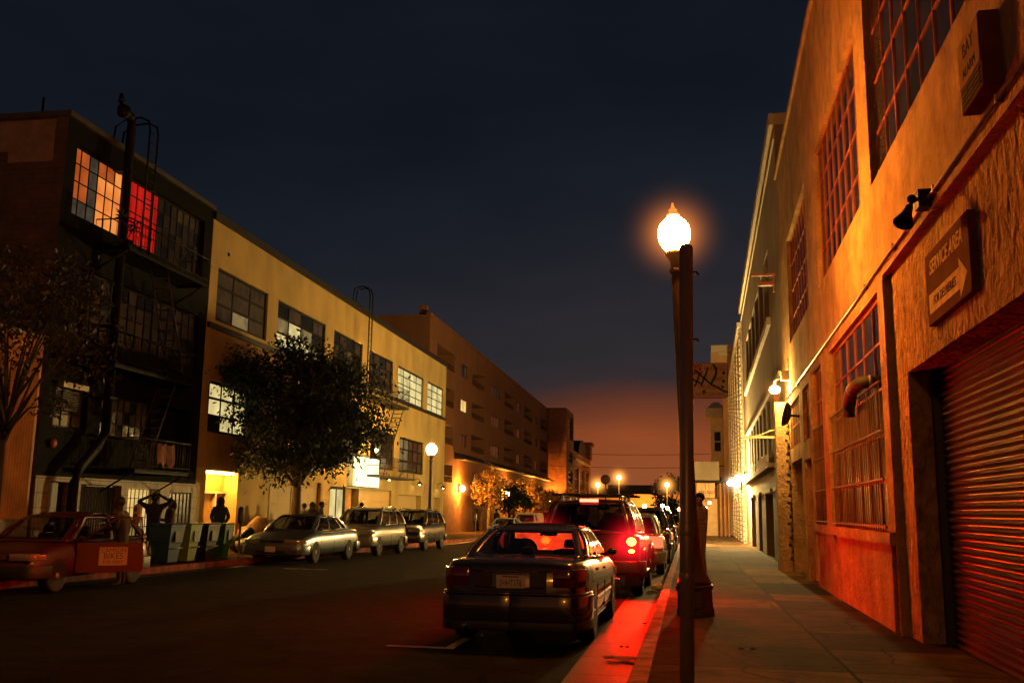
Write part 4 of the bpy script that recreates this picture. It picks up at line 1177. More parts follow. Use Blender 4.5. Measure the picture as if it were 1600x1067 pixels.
x = MB(ident); x.tube([(-12.37, 149, gz(149)), (-12.37, 149, 6.2)], .12, 6); x.build('pole', M['darksteel'], t)
x = MB(ident); x.lathe([(.05, 148.7), (.75, 148.7), (.75, 148.8), (.05, 148.8)], 16, (-12.37, 0, 6.1), 'y'); x.build('disc', M['ply'], t)
for z, lab in ((8.5, 'upper thin cable strung across the far end of the street'), (6.9, 'lower thin cable strung across the far end of the street')):
    x = MB(ident); x.tube([(-17 + i * 2.2, 120, z - .25 * (1 - ((i - 5) / 5) ** 2)) for i in range(11)], .025, 4)
    tag(x.build('overhead_cable', M['iron']), lab, 'cable')

# ------------------------------------------------------------------ trees
def tree(name, label, loc, h, cz, rad, nl, lm, bm, ls=.13, seed=1, trunk_r=.16, clumps=34, group=None, lean=(0, 0), hollow=.45, fork=None):
    r = random.Random(seed)
    t = thing(name, label, 'tree', loc, 0, group)
    x = MB()
    fz = fork if fork else cz - rad[2] * .75
    tr = [(0, 0, -.1), (lean[0] * .3, lean[1] * .3, fz * .5), (lean[0], lean[1], fz)]
    x.tube(tr, [trunk_r * 1.25, trunk_r, trunk_r * .85], 9)
    cl = []
    for i in range(clumps):
        while True:
            p = Vector((r.uniform(-1, 1), r.uniform(-1, 1), r.uniform(-1, 1)))
            if hollow < p.length < 1 and not (p.z < -.55 and p.xy.length < .3): break
        c = Vector((p.x * rad[0] + lean[0], p.y * rad[1] + lean[1], cz + p.z * rad[2]))
        cl.append((c, r.uniform(.55, 1.15)))
        if i % 2 == 0:
            b0 = Vector((lean[0], lean[1], fz + r.uniform(-.1, .3) * rad[2]))
            mid = b0.lerp(c, .5) + Vector((0, 0, .12 * rad[2]))
            x.tube([b0, mid, c], [trunk_r * .45, trunk_r * .25, trunk_r * .06], 5)
    x.build('trunk', bm, t)
    lf = MB()
    base = sum(rad) / 3 * .36
    for i in range(nl):
        c, k = r.choice(cl)
        d = Vector((r.gauss(0, 1), r.gauss(0, 1), r.gauss(0, .75)))
        q = c + d * base * k * .52
        a = Vector((r.uniform(-1, 1), r.uniform(-1, 1), r.uniform(-1.4, .2))).normalized()
        bq = a.cross(Vector((r.uniform(-1, 1), r.uniform(-1, 1), r.uniform(-1, 1)))).normalized()
        s = ls * r.uniform(.6, 1.35)
        m_ = q + a * s * .5
        lf.quad(tuple(q), tuple(m_ + bq * s * .22), tuple(q + a * s), tuple(m_ - bq * s * .22))
    lf.build('crown', lm, t, recalc=False)
    return t
M['globe_near'] = emis('lamp_globe_glow_near', (1, .4, .06), 45)
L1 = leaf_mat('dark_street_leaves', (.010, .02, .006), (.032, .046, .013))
L2 = leaf_mat('sparse_leaves', (.012, .012, .006), (.03, .024, .012))
BK2 = mat('dark_bark', (.03, .022, .016), .9, var=.4, vscale=4)
L3 = leaf_mat('lamp_tinted_leaves', (.16, .1, .03), (.34, .22, .08), .45)  # leaf colour turned bright orange to carry the wall lamps' light
BK = mat('bark', (.12, .085, .055), .9, var=.4, vscale=4, bump=.8, bscale=14, stretch=(1, 1, .25), dist=.03)
tree('street_tree', 'big dark leafy street tree in front of the yellow building', (-13.2, 31.5, sw(31.5)), 7, 4.75, (2.65, 2.9, 2.4), 25000, L1, BK, .18, 11, .17, 84, hollow=.25, fork=2.3)
tree('bare_tree', 'sparse dark tree leaning in before the corrugated shed', (-13.2, 16.8, sw(16.8)), 6, 4.7, (1.9, 1.7, 1.9), 6500, L2, BK2, .12, 5, .08, 60, hollow=.2, fork=2.6)
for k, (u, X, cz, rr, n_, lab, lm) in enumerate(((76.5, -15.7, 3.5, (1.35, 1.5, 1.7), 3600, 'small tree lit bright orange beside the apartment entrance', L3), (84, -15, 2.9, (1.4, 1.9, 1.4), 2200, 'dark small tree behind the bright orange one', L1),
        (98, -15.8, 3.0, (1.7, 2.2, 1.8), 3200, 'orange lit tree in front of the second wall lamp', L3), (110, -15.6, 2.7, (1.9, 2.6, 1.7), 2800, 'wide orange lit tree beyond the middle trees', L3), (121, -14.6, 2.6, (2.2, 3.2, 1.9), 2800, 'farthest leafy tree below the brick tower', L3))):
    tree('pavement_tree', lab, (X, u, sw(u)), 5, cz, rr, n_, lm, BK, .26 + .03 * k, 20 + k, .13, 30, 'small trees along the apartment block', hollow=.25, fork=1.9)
tree('distant_tree', 'dark rounded tree beyond the yellow green lamp', (-2.6, 158, gz(158)), 9, 4.6, (3.2, 3, 3.9), 2600, L1, BK, .6, 31, .3, 30, hollow=.2)

# ------------------------------------------------------------------ street lamps and poles
def street_lamp(label, loc, h, m, tilt=0, hm=None, sc=1., group=None):
    t = thing('street_lamp', label, 'street lamp', loc, 0, group)
    t.rotation_euler.y = tilt
    x = MB()
    x.lathe([(.27, 0), (.27, .1), (.25, .11), (.25, .34), (.27, .36), (.27, .4)], 8, sq=True)
    x.build('base', M['lamppost'], t, bevel=.01)
    x = MB()
    x.lathe([(.24, .4), (.22, .46), (.16, .58), (.125, .8), (.11, 1.1), (.115, 1.14), (.1, 1.2), (.075, h - .75), (.07, h - .62), (.1, h - .58), (.1, h - .54), (.07, h - .5), (.085, h - .42), (.14, h - .33), (.15, h - .29), (.13, h - .27)], 14)
    x.build('post', M['lamppost'], t)
    x = MB()
    k = .21 * sc * (1.12 if h > 5 else 1)
    x.lathe([(.12, h - .27), (k * .75, h - .2), (k * .95, h - .1), (k, h), (k * .95, h + .09), (k * .75, h + .17), (k * .45, h + .23), (k * .38, h + .26)], 20)
    x.build('globe', m, t)
    x = MB(); x.lathe([(k * .36, h + .26), (k * .42, h + .285), (k * .2, h + .33), (k * .28, h + .35), (.03, h + .38), (.012, h + .46)], 12); x.build('finial', M['finial'], t)
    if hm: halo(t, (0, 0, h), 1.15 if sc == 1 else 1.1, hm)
    return t
street_lamp('tall street lamp with a glaring acorn globe behind the parking sign pole', (.079, 13.6, sw(13.6)), 5.33, M['globe'], R(-2.2), M['halo'])
street_lamp('added street lamp with an acorn globe out of view before the corrugated shed', (-12.1, 12.6, sw(12.6)), 4.6, M['globe_near'], 0, None, 1.)  # added outside the view to light the shed front
street_lamp('added unseen street lamp with an acorn globe farther back along the warehouse pavement', (.05, -14, sw(-14)), 5.1, M['globe'], 0, None, 1.)  # added behind the camera to light the sign pole and saloon rear
street_lamp('street lamp with an acorn globe beside the parked four wheel drives', (-12.1, 45, sw(45)), 4.4, M['globe_far'], 0, M['halo_s'], 1.25)
# sign pole close to the camera
t = thing('sign_pole', 'thick galvanised pole standing close by at the kerb', 'pole', (-.03, 7, sw(7)))
t.rotation_euler.y = R(.9)
x = MB(); x.lathe([(.05, -.05), (.05, 1.18), (.05, 3.24)], 20); x.build('tube', M['galv'], t)
MB().lathe([(.0535, 1.16), (.0555, 1.165), (.0555, 1.24), (.0535, 1.245)], 20).build('band', M['galv'], t); MB().lathe([(.0535, .86), (.055, .865), (.055, .9), (.0535, .905)], 20).build('band', M['galv'], t)
x = MB(); x.lathe([(.05, 3.24), (.045, 3.262), (.02, 3.275)], 20); x.build('cap', M['galv'], t)
x = MB()
for z in (3.05, 2.55): x.tube([(.05, 0, z + .01), (.075, 0, z + .012), (.09, 0, z - .01)], .008, 6)
x.build('strap_tail', M['darksteel'], t)
t = thing('parking_sign', 'red and white no parking sign sprayed with teal graffiti', 'sign', (.17, 7, 2.3))
M['signface'] = mat('sign_face', (.85, .68, .5), .5, var=.15, vscale=9)
M['signred'] = mat('sign_red', (.6, .03, .02), .5, var=.2)
M['teal'] = mat('teal_spray', (.015, .1, .11), .6, var=.3)
def rrect(mb, y, x0, x1, z0, z1, r, n=5):
    P = []
    for cx, cz, a0 in ((x1 - r, z1 - r, 0), (x0 + r, z1 - r, 90), (x0 + r, z0 + r, 180), (x1 - r, z0 + r, 270)):
        for i in range(n + 1):
            a = R(a0 + 90 * i / n); P.append((cx + r * math.cos(a), y, cz + r * math.sin(a)))
    mb.quad(*P)
    return P
x = MB(ident); P = rrect(x, 6.985, .045, .298, 2.315, 2.572, .025); Q = rrect(x, 6.988, .045, .298, 2.315, 2.572, .025)
for i in range(len(P)): x.quad(P[i], P[(i + 1) % len(P)], Q[(i + 1) % len(P)], Q[i])
x.build('plate', M['signred'], t)
x = MB(ident); rrect(x, 6.984, .051, .292, 2.321, 2.566, .02); x.build('face', M['signface'], t)
x = MB(ident); x.quad((.053, 6.983, 2.49), (.12, 6.983, 2.49), (.12, 6.983, 2.56), (.053, 6.983, 2.56)); x.build('red_patch', M['signred'], t)
for s_, px, pz, sz, m_, sx in (('NO', .087, 2.527, .06, 'signface', .72), ('PARKING', .206, 2.53, .05, 'signred', .72), ('8 TO 10 AM', .172, 2.455, .042, 'signred', .8), ('THURSDAY', .172, 2.395, .045, 'signred', .8), ('STREET CLEANING', .172, 2.345, .027, 'signred', .9)):
    text_mesh('lettering', s_, sz, M[m_], t, plane_matrix(Vector((px, 6.982, pz)) - t.location, (1, 0, 0), (0, 0, 1)), sx=sx, extrude=.0005)
x = MB(ident)
def stroke(P, w_):
    for (a, c), (d, e) in zip(P, P[1:]):
        l = math.hypot(d - a, e - c); nx, ny = -(e - c) / l * w_, (d - a) / l * w_
        ex, ey = (d - a) / l * w_ * .5, (e - c) / l * w_ * .5
        x.quad((a - ex + nx, 6.9805, c - ey + ny), (d + ex + nx, 6.9805, e + ey + ny), (d + ex - nx, 6.9805, e + ey - ny), (a - ex - nx, 6.9805, c - ey - ny))
S_ = lambda px, py: (.045 + (px - 90) / 880 * .253, 2.572 - (py - 90) / 860 * .257)
stroke([S_(170, 260), S_(280, 360), S_(420, 490), S_(560, 610), S_(720, 690), S_(860, 780), S_(950, 800)], .0065)
stroke([S_(620, 140), S_(690, 230), S_(690, 340), S_(650, 450), S_(560, 590)], .008)
stroke([S_(480, 210), S_(440, 360), S_(380, 480), S_(320, 640)], .0065)
stroke([S_(110, 480), S_(200, 540), S_(320, 590)], .006)
stroke([S_(270, 380), S_(220, 520), S_(160, 660)], .006)
x.build('graffiti', M['teal'], t)
for px, py, rr in ((870, 340, .012), (860, 540, .011), (835, 680, .01), (380, 790, .013)):
    a, c = S_(px, py); MB(ident).quad(*[(a + rr * math.cos(q), 6.980, c + rr * math.sin(q)) for q in [PI * i / 6 for i in range(12)]]).build('spray_dot', M['teal'], t)

# ------------------------------------------------------------------ parking meters, bins, bags
def meter(label, x_, y_, head='galv', hgt=1.35):
    t = thing('parking_meter', label, 'parking meter', (x_, y_, sw(y_)), 0, 'parking meters on the far kerb')
    x = MB(); x.lathe([(.06, 0), (.06, .02), (.032, .03), (.032, hgt - .38)], 10); x.build('post', M['galv'], t)
    x = MB(); x.lathe([(.03, hgt - .4), (.06, hgt - .36), (.085, hgt - .3), (.09, hgt - .12), (.085, hgt - .08), (.088, hgt - .02), (.07, hgt + .05), (.03, hgt + .09)], 12); x.build('head', M[head], t)
    x = MB(); x.quad((-.05, -.1, hgt - .08), (.05, -.1, hgt - .08), (.045, -.085, hgt + .02), (-.045, -.085, hgt + .02)); x.box(-.05, .05, -.095, -.08, hgt - .3, hgt - .14); x.build('dial_window', M['greyglass'], t)
meter('parking meter beside the green bin and the lit recess door', -12.5, 25.9, 'darksteel')
meter('parking meter with a pale cap behind the red car', -12.5, 20.6, 'cream')
meter('parking meter on the pavement before the apartment entrance', -12.6, 57.5, 'galv')
def bin_(label, x_, y_, col, rz, lidc=None):
    t = thing('wheelie_bin', label, 'bin', (x_, y_, sw(y_)), rz, 'wheelie bins at the kerb')
    m_ = mat('bin_plastic_' + label.split()[0], col, .45, var=.2)
    ml = mat('bin_lid_' + label.split()[0], lidc, .45, var=.2) if lidc else m_
    x = MB()
    P = lambda z, a, c, d: [(-a, -c, z), (a, -c, z), (a, d, z), (-a, d, z)]
    rings = [P(.06, .2, .22, .2), P(.5, .25, .27, .25), P(.52, .27, .29, .27), P(.93, .3, .33, .3)]
    for r0, r1 in zip(rings, rings[1:]):
        for i in range(4): x.quad(r0[i], r0[(i + 1) % 4], r1[(i + 1) % 4], r1[i])
    x.quad(*rings[0]); x.quad(*rings[-1])
    x.build('body', m_, t, bevel=.02)
    x = MB(); x.taper(-.32, .32, -.36, .33, .935, .99, .9); l = x.build('lid', ml, t, bevel=.015)
    x = MB(); x.tube([(-.24, .34, .88), (-.24, .42, .9), (.24, .42, .9), (.24, .34, .88)], .018); x.build('handle', m_, t)
    x = MB(); x.box(-.12, .12, -.345, -.325, .55, .8); x.build('label_plate', M['darksteel'], t)
    x = MB(); x.tube([(-.2, -.34, .4), (.2, -.34, .4)], .018); x.build('grip_bar', M['galv'], t)
    for s in (-1, 1):
        x = MB(); x.lathe([(.02, -.03), (.12, -.03), (.12, .03), (.02, .03)], 14, (s * .25, .22, .12), 'x'); x.build('wheel', M['black'], t)
bin_('blue wheelie bin standing at the kerb beside two people', -12.62, 22.15, (.02, .085, .2), R(86))
bin_('lime green wheelie bin next to the blue bin', -12.66, 23.1, (.14, .26, .012), R(92), (.1, .19, .012))
bin_('black wheelie bin between the two green bins', -12.6, 23.95, (.012, .012, .012), R(88))
bin_('dark green wheelie bin in front of the hooded person', -12.62, 24.85, (.02, .12, .012), R(94))
def sack(name, label, cat, loc, s, m_, seed):
    r = random.Random(seed); x = MB(); x.ball((0, 0, s[2] * .8), s, 14, 10)
    for i, v in enumerate(x.v):
        k = 1 + .22 * math.sin(v.x * 9 + seed) * math.cos(v.y * 11 + seed * 2) + r.uniform(-.07, .07)
        v.x *= k; v.y *= k; v.z = max(0, v.z * (1 + .15 * math.sin(v.x * 7)))
    o = x.build(name, m_); o.location = loc; tag(o, label, cat)
WS, BS = mat('white_sack', (.5, .45, .38), .7, var=.3, vscale=6, bump=.6, bscale=9), mat('black_sack', (.012, .012, .013), .35, var=.3, bump=.6, bscale=9)
sack('plastic_sack', 'crumpled white sack on the pavement near the meter', 'sack', (-13.6, 29.2, sw(29.2)), (.55, .5, .32), WS, 1)
sack('rubbish_bag', 'black rubbish bag behind the crumpled white sack', 'bag', (-14.1, 29.6, sw(29.6)), (.45, .4, .42), BS, 2)
sack('blanket_bundle', 'brown blanket bundle leaning on the yellow wall', 'blanket', (-14.6, 31.4, sw(31.4)), (.5, .7, .6), M['ply'], 3)
sack('carrier_bag', 'white carrier bag behind the silver saloon bonnet', 'bag', (-13.9, 30.9, sw(30.9)), (.22, .25, .5), WS, 4)
r2 = random.Random(9)
PAPER = mat('paper_scrap', (.6, .52, .42), .8)
x = MB()
x.ball((0, 0, .05), (.13, .09, .06), 9, 6)
for v in x.v: v.x *= 1 + r2.uniform(-.35, .35); v.y *= 1 + r2.uniform(-.35, .35); v.z = max(0, v.z * (1 + r2.uniform(-.4, .5)))
o = x.build('crumpled_paper', PAPER); o.location = (-.62, 20.2, gz(20.2) + .004); tag(o, 'crumpled white paper in the gutter by the four wheel drive', 'litter')
DL = mat('dead_leaf', (.035, .025, .018), .8, var=.4)
for k, (lx, ly, s, lab) in enumerate(((-.66, 10.2, .13, 'largest dark leaf scrap lying in the gutter'), (.55, 10.15, .05, 'small dark scrap on the pavement by the lamp base'), (-.72, 11.1, .03, 'tiny dark scrap in the gutter'), (-.55, 13.6, .05, 'leaf scrap in the red lit gutter'))):
    x = MB(); P = [(s * math.cos(a) * (1.6 + .4 * math.sin(3 * a)), s * math.sin(a) * (1 + .3 * math.cos(4 * a)), .012 + .02 * abs(math.sin(2 * a))) for a in [PI * i / 7 for i in range(14)]]
    for i in range(14): x.quad((0, 0, .018), P[i], P[(i + 1) % 14])
    o = x.build('dead_leaf', DL); o.location = (lx, ly, (sw(ly) if lx > -.3 else gz(ly) + .004)); tag(o, lab, 'leaf')
# ------------------------------------------------------------------ cars
def paint(name, col, rough=.28, metal=.35, coat=.8):
    return mat(name, col, rough, metal, var=.12, vscale=3, coat=coat, bump=.03, bscale=3)
M['tyre'] = mat('tyre_rubber', (.014, .013, .013), .8, var=.3)
M['rim'] = mat('alloy_rim', (.55, .53, .5), .35, metal=.25, var=.15)
M['chrome'] = mat('chrome_trim', (.6, .58, .55), .12, metal=1, var=.1)
M['plastic'] = mat('dark_car_plastic', (.02, .02, .02), .5, var=.3)
M['interior'] = mat('car_interior', (.03, .026, .022), .9, var=.2)
M['lampoff'] = mat('clear_lamp_lens', (.4, .38, .35), .08, metal=.4, coat=1)
M['amber'] = mat('amber_lens', (.5, .16, .02), .15, coat=1)
M['redlens'] = mat('red_lens', (.16, .006, .006), .15, coat=1, var=.3, vscale=12)
M['brake'] = emis('brake_light_glow', (1, .0014, .00009), 3600)
M['highbrake'] = emis('high_brake_light_glow', (1, .06, .03), 14)
M['brakecore'] = emis('brake_light_core', (1, .3, .012), 40)
M['taillit'] = emis('tail_light_glow', (1, .05, .02), 5)
M['sideglass'] = car_glass('side_glass', (.25, .26, .25))
M['clearglass'] = car_glass('clear_glass', (.72, .74, .72))
M['redhazeglass'] = car_glass('red_hazed_windscreen', (.25, .22, .22), .95, (1, .42, .48))  # dirt film tinted red to strengthen the brake light glow
M['privacy'] = car_glass('privacy_glass', (.06, .06, .06))
M['plate'] = mat('licence_plate', (.85, .8, .72), .4, var=.08)
M['plateblue'] = mat('plate_lettering', (.03, .035, .09), .5)

def hermite(P):
    """smooth monotone curve through points"""
    xs = [p[0] for p in P]; ys = [p[1] for p in P]
    d = [(ys[i + 1] - ys[i]) / (xs[i + 1] - xs[i]) for i in range(len(xs) - 1)]
    m = [d[0]] + [0 if d[i] * d[i + 1] <= 0 else 2 * d[i] * d[i + 1] / (d[i] + d[i + 1]) for i in range(len(d) - 1)] + [d[-1]]
    def f(x):
        if x <= xs[0]: return ys[0]
        if x >= xs[-1]: return ys[-1]
        i = max(k for k in range(len(xs) - 1) if xs[k] <= x)
        h = xs[i + 1] - xs[i]; t = (x - xs[i]) / h
        return (ys[i] * (1 + 2 * t) * (1 - t) ** 2 + m[i] * h * t * (1 - t) ** 2 + ys[i + 1] * t * t * (3 - 2 * t) + m[i + 1] * h * t * t * (t - 1))
    return f

def car(name, label, loc, rz, L, W, top, bot, cab, pm, axles, rw=.32, group=None, cat='car', kind='sedan', glass='sideglass', wind='clearglass', rearg=None,
        head='lampoff', tail='redlens', rimstyle=5, cf=.8, roundf=.55, roundr=.45, simple=False, plate=None, clad=None, parts=()):
    """loc = middle of the wheelbase on the road; +Y of the car is its nose"""
    t = thing(name, label, cat, loc, rz, group)
    t.rotation_euler.x = (-1 if abs(rz) < 1 else 1) * math.atan(GR) * 1.0
    if abs(rz) > 1: t.rotation_euler.x = math.atan(GR)
    yr, yf = top[0][0], top[-1][0]
    ft, fb = hermite(top), hermite(bot)
    hw_ = W / 2
    def hw(y):
        ef, er = (yf - y) / roundf, (y - yr) / roundr
        k = 1.
        for e in (ef, er):
            e = max(0, min(1, e)); k = min(k, cf + (1 - cf) * math.sqrt(max(0, 1 - (1 - e) ** 2)))
        return hw_ * k
    E_ = [0, .015, .04, .08, .14, .22, .32, .45]
    ys = sorted({round(yr + e, 4) for e in E_} | {round(yf - e, 4) for e in E_} | {round(yr + .45 + (yf - yr - .9) * i / 22, 4) for i in range(23)})
    def section(y):
        zt, zb, w_ = ft(y), fb(y), hw(y)
        h = zt - zb
        half = [(0, zb), (.78 * w_, zb), (.92 * w_, zb + .03), (.975 * w_, zb + .09), (.995 * w_, zb + .3 * h), (w_, zb + .55 * h), (.985 * w_, zb + .76 * h), (.955 * w_, zt - .07 * h - .01), (.91 * w_, zt - .015), (.84 * w_, zt), (.45 * w_, zt + .018), (0, zt + .024)]
        return half
    mb = MB(); mb.smooth = True
    S = [section(y) for y in ys]
    n = len(S[0]); pts = []
    for y, s in zip(ys, S):
        pts += [(x, y, z) for x, z in s] + [(-x, y, z) for x, z in s[-2:0:-1]]
    m = 2 * n - 2
    fs = [(i * m + k, i * m + (k + 1) % m, (i + 1) * m + (k + 1) % m, (i + 1) * m + k) for i in range(len(ys) - 1) for k in range(m)]
    fs += [tuple(range(m)), tuple((len(ys) - 1) * m + k for k in range(m))]
    mb.add(pts, fs)
    body = mb.build('body', [pm, M['black']], t)
    cut = MB(); cut.cur = 0
    for ya in axles:
        for s in (-1, 1):
            cut.lathe([(rw + .065, s * (hw_ - .3)), (rw + .065, s * (hw_ + .15))], 28, (0, ya, rw), 'x')
    co_ = cut.build('cutter', [M['black'], M['black']])
    for p in co_.data.polygons: p.material_index = 1
    bm_ = body.modifiers.new('arch', 'BOOLEAN'); bm_.object = co_; bm_.operation = 'DIFFERENCE'; bm_.solver = 'EXACT'
    dg = bpy.context.evaluated_depsgraph_get()
    me = bpy.data.meshes.new_from_object(body.evaluated_get(dg))
    body.modifiers.clear(); body.data = me
    bpy.data.objects.remove(co_)
    if hasattr(me, 'set_sharp_from_angle'): me.set_sharp_from_angle(angle=R(34))
    # ---- cabin
    A, B, D, E2, wb, wr = cab
    bulge_f, bulge_r = .1, .07
    def lerp(a, c, q): return a + (c - a) * q
    bow = lambda s: 1 - (2 * s - 1) ** 2
    def side(sg):
        def f(s, q):
            y = lerp(lerp(A[0], E2[0], s), lerp(B[0], D[0], s), q); z = lerp(lerp(A[1], E2[1], s) + 0., lerp(B[1], D[1], s), q)
            return (sg * (lerp(wb, wr, q) + .035 * math.sin(PI * min(1, q * 1.0)) ), y, z)
        return f
    def wsf(s, q): return (lerp(-lerp(wb, wr, q), lerp(wb, wr, q), s), lerp(A[0], B[0], q) + bulge_f * bow(s) * (1 - .35 * q), lerp(A[1], B[1], q) + .02 * math.sin(PI * q) + .0 * bow(s))
    def rsf(s, q): return (lerp(-lerp(wb, wr, q), lerp(wb, wr, q), s), lerp(E2[0], D[0], q) - bulge_r * bow(s) * (1 - .35 * q), lerp(E2[1], D[1], q) + .03 * math.sin(PI * q))
    def roof(s, q): return (lerp(-wr, wr, s), lerp(B[0] + bulge_f * .65 * bow(s), D[0] - bulge_r * .65 * bow(s), q), lerp(B[1], D[1], q) + .035 * (bow(s) * .55 + .6 * bow(q)) * min(1, 6 * q * (1 - q) + .0) )
    cm, gl = MB(), {'side': [MB(), MB()], 'front': MB(), 'rear': MB()}
    cm.smooth = True
    for g in (*gl['side'], gl['front'], gl['rear']): g.smooth = True
    def patch(f, sc, tc, inside, g):
        for a, c in zip(sc, sc[1:]):
            for d, e in zip(tc, tc[1:]):
                ((gl[g] if not isinstance(g, int) else gl['side'][g]) if inside((a + c) / 2, (d + e) / 2) else cm).quad(f(a, d), f(c, d), f(c, e), f(a, e))
    def cuts(*v, n=6):
        out = []
        v = sorted(v)
        for a, c in zip(v, v[1:]):
            k = max(1, round((c - a) * n * 2))
            out += [a + (c - a) * i / k for i in range(k)]
        return out + [v[-1]]
    dv = {'sedan': [(.05, .41), (.45, .76), (.79, .90)], 'suv': [(.06, .36), (.39, .66), (.70, .93)], 'hatch': [(.07, .5), (.55, .9)], 'van': [(.06, .3), (.34, .6), (.64, .94)]}[kind]
    for sg in (-1, 1):
        sc = cuts(0, 1, *[v for d in dv for v in d]); tc = cuts(0, .07, .9, 1)
        patch(side(sg), sc, tc, lambda a, q: .07 < q < .9 and any(d0 < a < d1 for d0, d1 in dv), (sg + 1) // 2)
    patch(wsf, cuts(0, .055, .945, 1), cuts(0, .05, .93, 1), lambda a, q: .055 < a < .945 and .05 < q < .93, 'front')
    patch(rsf, cuts(0, .07, .93, 1), cuts(0, .08, .9, 1), lambda a, q: .07 < a < .93 and (.08 if kind != 'suv' else .08) < q < .9, 'rear')
    patch(roof, [i / 10 for i in range(11)], [i / 8 for i in range(9)], lambda a, q: False, 'front')
    cb = cm.build('cabin', pm, t)
    md = cb.modifiers.new('weld', 'WELD'); md.merge_threshold = .004
    sd = cb.modifiers.new('thick', 'SOLIDIFY'); sd.thickness = .03; sd.offset = -1
    gl['front'].build('windscreen', M[wind], t)
    for g_ in gl['side']: g_.build('side_window', M[glass], t)
    gl['rear'].build('rear_window', M[rearg or glass], t)
    # ---- inside
    if not simple:
        x = MB(); x.quad((-wb + .03, E2[0] + .05, E2[1] + .035), (wb - .03, E2[0] + .05, E2[1] + .035), (wb - .03, A[0] - .03, A[1] + .035), (-wb + .03, A[0] - .03, A[1] + .035)); 
        x.box(-wb * .85, wb * .85, A[0] - .42, A[0] - .2, A[1], A[1] + .07); x.build('interior_shelf', M['interior'], t)
        zr = B[1] - A[1]
        ym = lerp(B[0], D[0], .22); yb = lerp(B[0], D[0], .95)
        for sx in (-.37, .37):
            x = MB(); x.taper(sx - .23, sx + .23, ym - .12, ym + .02, A[1] - .02, A[1] + zr * .3, .8); x.taper(sx - .12, sx + .12, ym - .09, ym + .0, A[1] + zr * .32, A[1] + zr * .6, .85)
            x.build('seat', M['interior'], t, bevel=.03)
        x = MB(); x.taper(-wb * .82, wb * .82, yb - .1, yb + .05, A[1] - .02, A[1] + zr * .22, .92)
        for sx in (-.38, .38): x.taper(sx - .18, sx + .18, yb - .08, yb + .02, A[1] + zr * .2, A[1] + zr * .34, .8)
        x.taper(-.1, .1, E2[0] + .2, E2[0] + .27, E2[1] + .03, E2[1] + .12, .8)
        x.build('rear_bench', M['interior'], t, bevel=.03)
        x = MB(); x.box(-.12, .12, B[0] + .02, B[0] + .05, B[1] - .13, B[1] - .06); x.build('rear_view_mirror', M['interior'], t)
        x = MB(); x.lathe([(.17, -.012), (.185, 0), (.17, .012), (.155, 0), (.17, -.012)], 18, (-.37, ym + .5, A[1] + .06), 'y'); x.build('steering_wheel', M['interior'], t)
    # ---- wheels
    for ya in axles:
        for s in (-1, 1):
            xo = s * (hw_ - .1)
            x = MB(); x.lathe([(rw * .62, -.1), (rw * .9, -.105), (rw * .985, -.085), (rw, -.05), (rw, .05), (rw * .985, .085), (rw * .9, .105), (rw * .62, .1)], 28, (xo, ya, rw), 'x'); wh = x.build('wheel', M['tyre'], t)
            x = MB(); x.lathe([(rw * .64, .085 * s), (rw * .66, .1 * s), (rw * .6, .1 * s), (rw * .57, .06 * s), (rw * .5, .05 * s)], 24, (xo, ya, rw), 'x')
            for k in range(rimstyle):
                a = 2 * PI * k / rimstyle + .3
                c_, s_ = math.cos(a), math.sin(a)
                P = []
                for rr, ww in ((.04, .045), (rw * .6, .03 if rimstyle > 5 else .05)):
                    for q in (-1, 1): P.append((xo + s * .09, ya + c_ * rr - s_ * ww * q, rw + s_ * rr + c_ * ww * q))
                Q = [(p[0] - s * .03, p[1], p[2]) for p in P]
                x.add(P + Q, [(0, 1, 3, 2), (4, 6, 7, 5), (0, 4, 5, 1), (2, 3, 7, 6), (0, 2, 6, 4), (1, 5, 7, 3)])
            x.lathe([(.055, .06 * s), (.05, .1 * s), (.02, .105 * s)], 12, (xo, ya, rw), 'x')
            x.build('rim', M['rim'], wh)
            x = MB(); x.lathe([(rw * .55, .0), (rw * .55, .035 * s)], 18, (xo, ya, rw), 'x'); x.build('brake_disc', M['black'], wh)
    # ---- strips that follow the outline
    def outline(end, xa, yb, sg, off):
        """from x=xa on the end face, round the corner, to distance yb along the side"""
        e_ = yr if end < 0 else yf
        P = []
        xc = hw(e_)
        if xa < xc:
            for i in range(5): P.append((xa + (xc - xa) * i / 5, e_))
        k = [0, .015, .04, .08, .14, .22, .32, .45, .6, .8]
        for d in [q for q in k if q < yb] + [yb]:
            y = e_ - end * d
            if hw(y) >= xa: P.append((hw(y), y))
        out = []
        for i, p in enumerate(P):
            a, c = P[max(0, i - 1)], P[min(len(P) - 1, i + 1)]
            dx, dy = c[0] - a[0], c[1] - a[1]; l = math.hypot(dx, dy) or 1
            nx, ny = (dy / l, -dx / l)
            if nx * 1 + ny * end < 0: nx, ny = -nx, -ny
            out.append((sg * (p[0] + nx * off), p[1] + ny * off))
        return out
    def strip(nm, m_, end, xa, yb, z0, z1, off=.012, sides=(-1, 1), zin=None, par=None, flat=0., both=False):
        obs = []
        for sg in sides:
            x = MB(); x.smooth = True
            P = outline(end, xa, yb, sg, off); Q = outline(end, xa, yb, sg, -.06)
            r0, r1 = (z0, z1)
            k = len(P)
            pts = [(a, c, r0) for a, c in P] + [(a, c, r1) for a, c in P] + [(a, c, r1) for a, c in Q] + [(a, c, r0) for a, c in Q]
            fs = []
            for i in range(k - 1):
                fs += [(i, i + 1, k + i + 1, k + i), (k + i, k + i + 1, 2 * k + i + 1, 2 * k + i), (3 * k + i, 3 * k + i + 1, i + 1, i)]
            fs += [(0, k, 2 * k, 3 * k), (k - 1, 4 * k - 1, 3 * k - 1, 2 * k - 1)]
            x.add(pts, fs)
            obs.append(x)
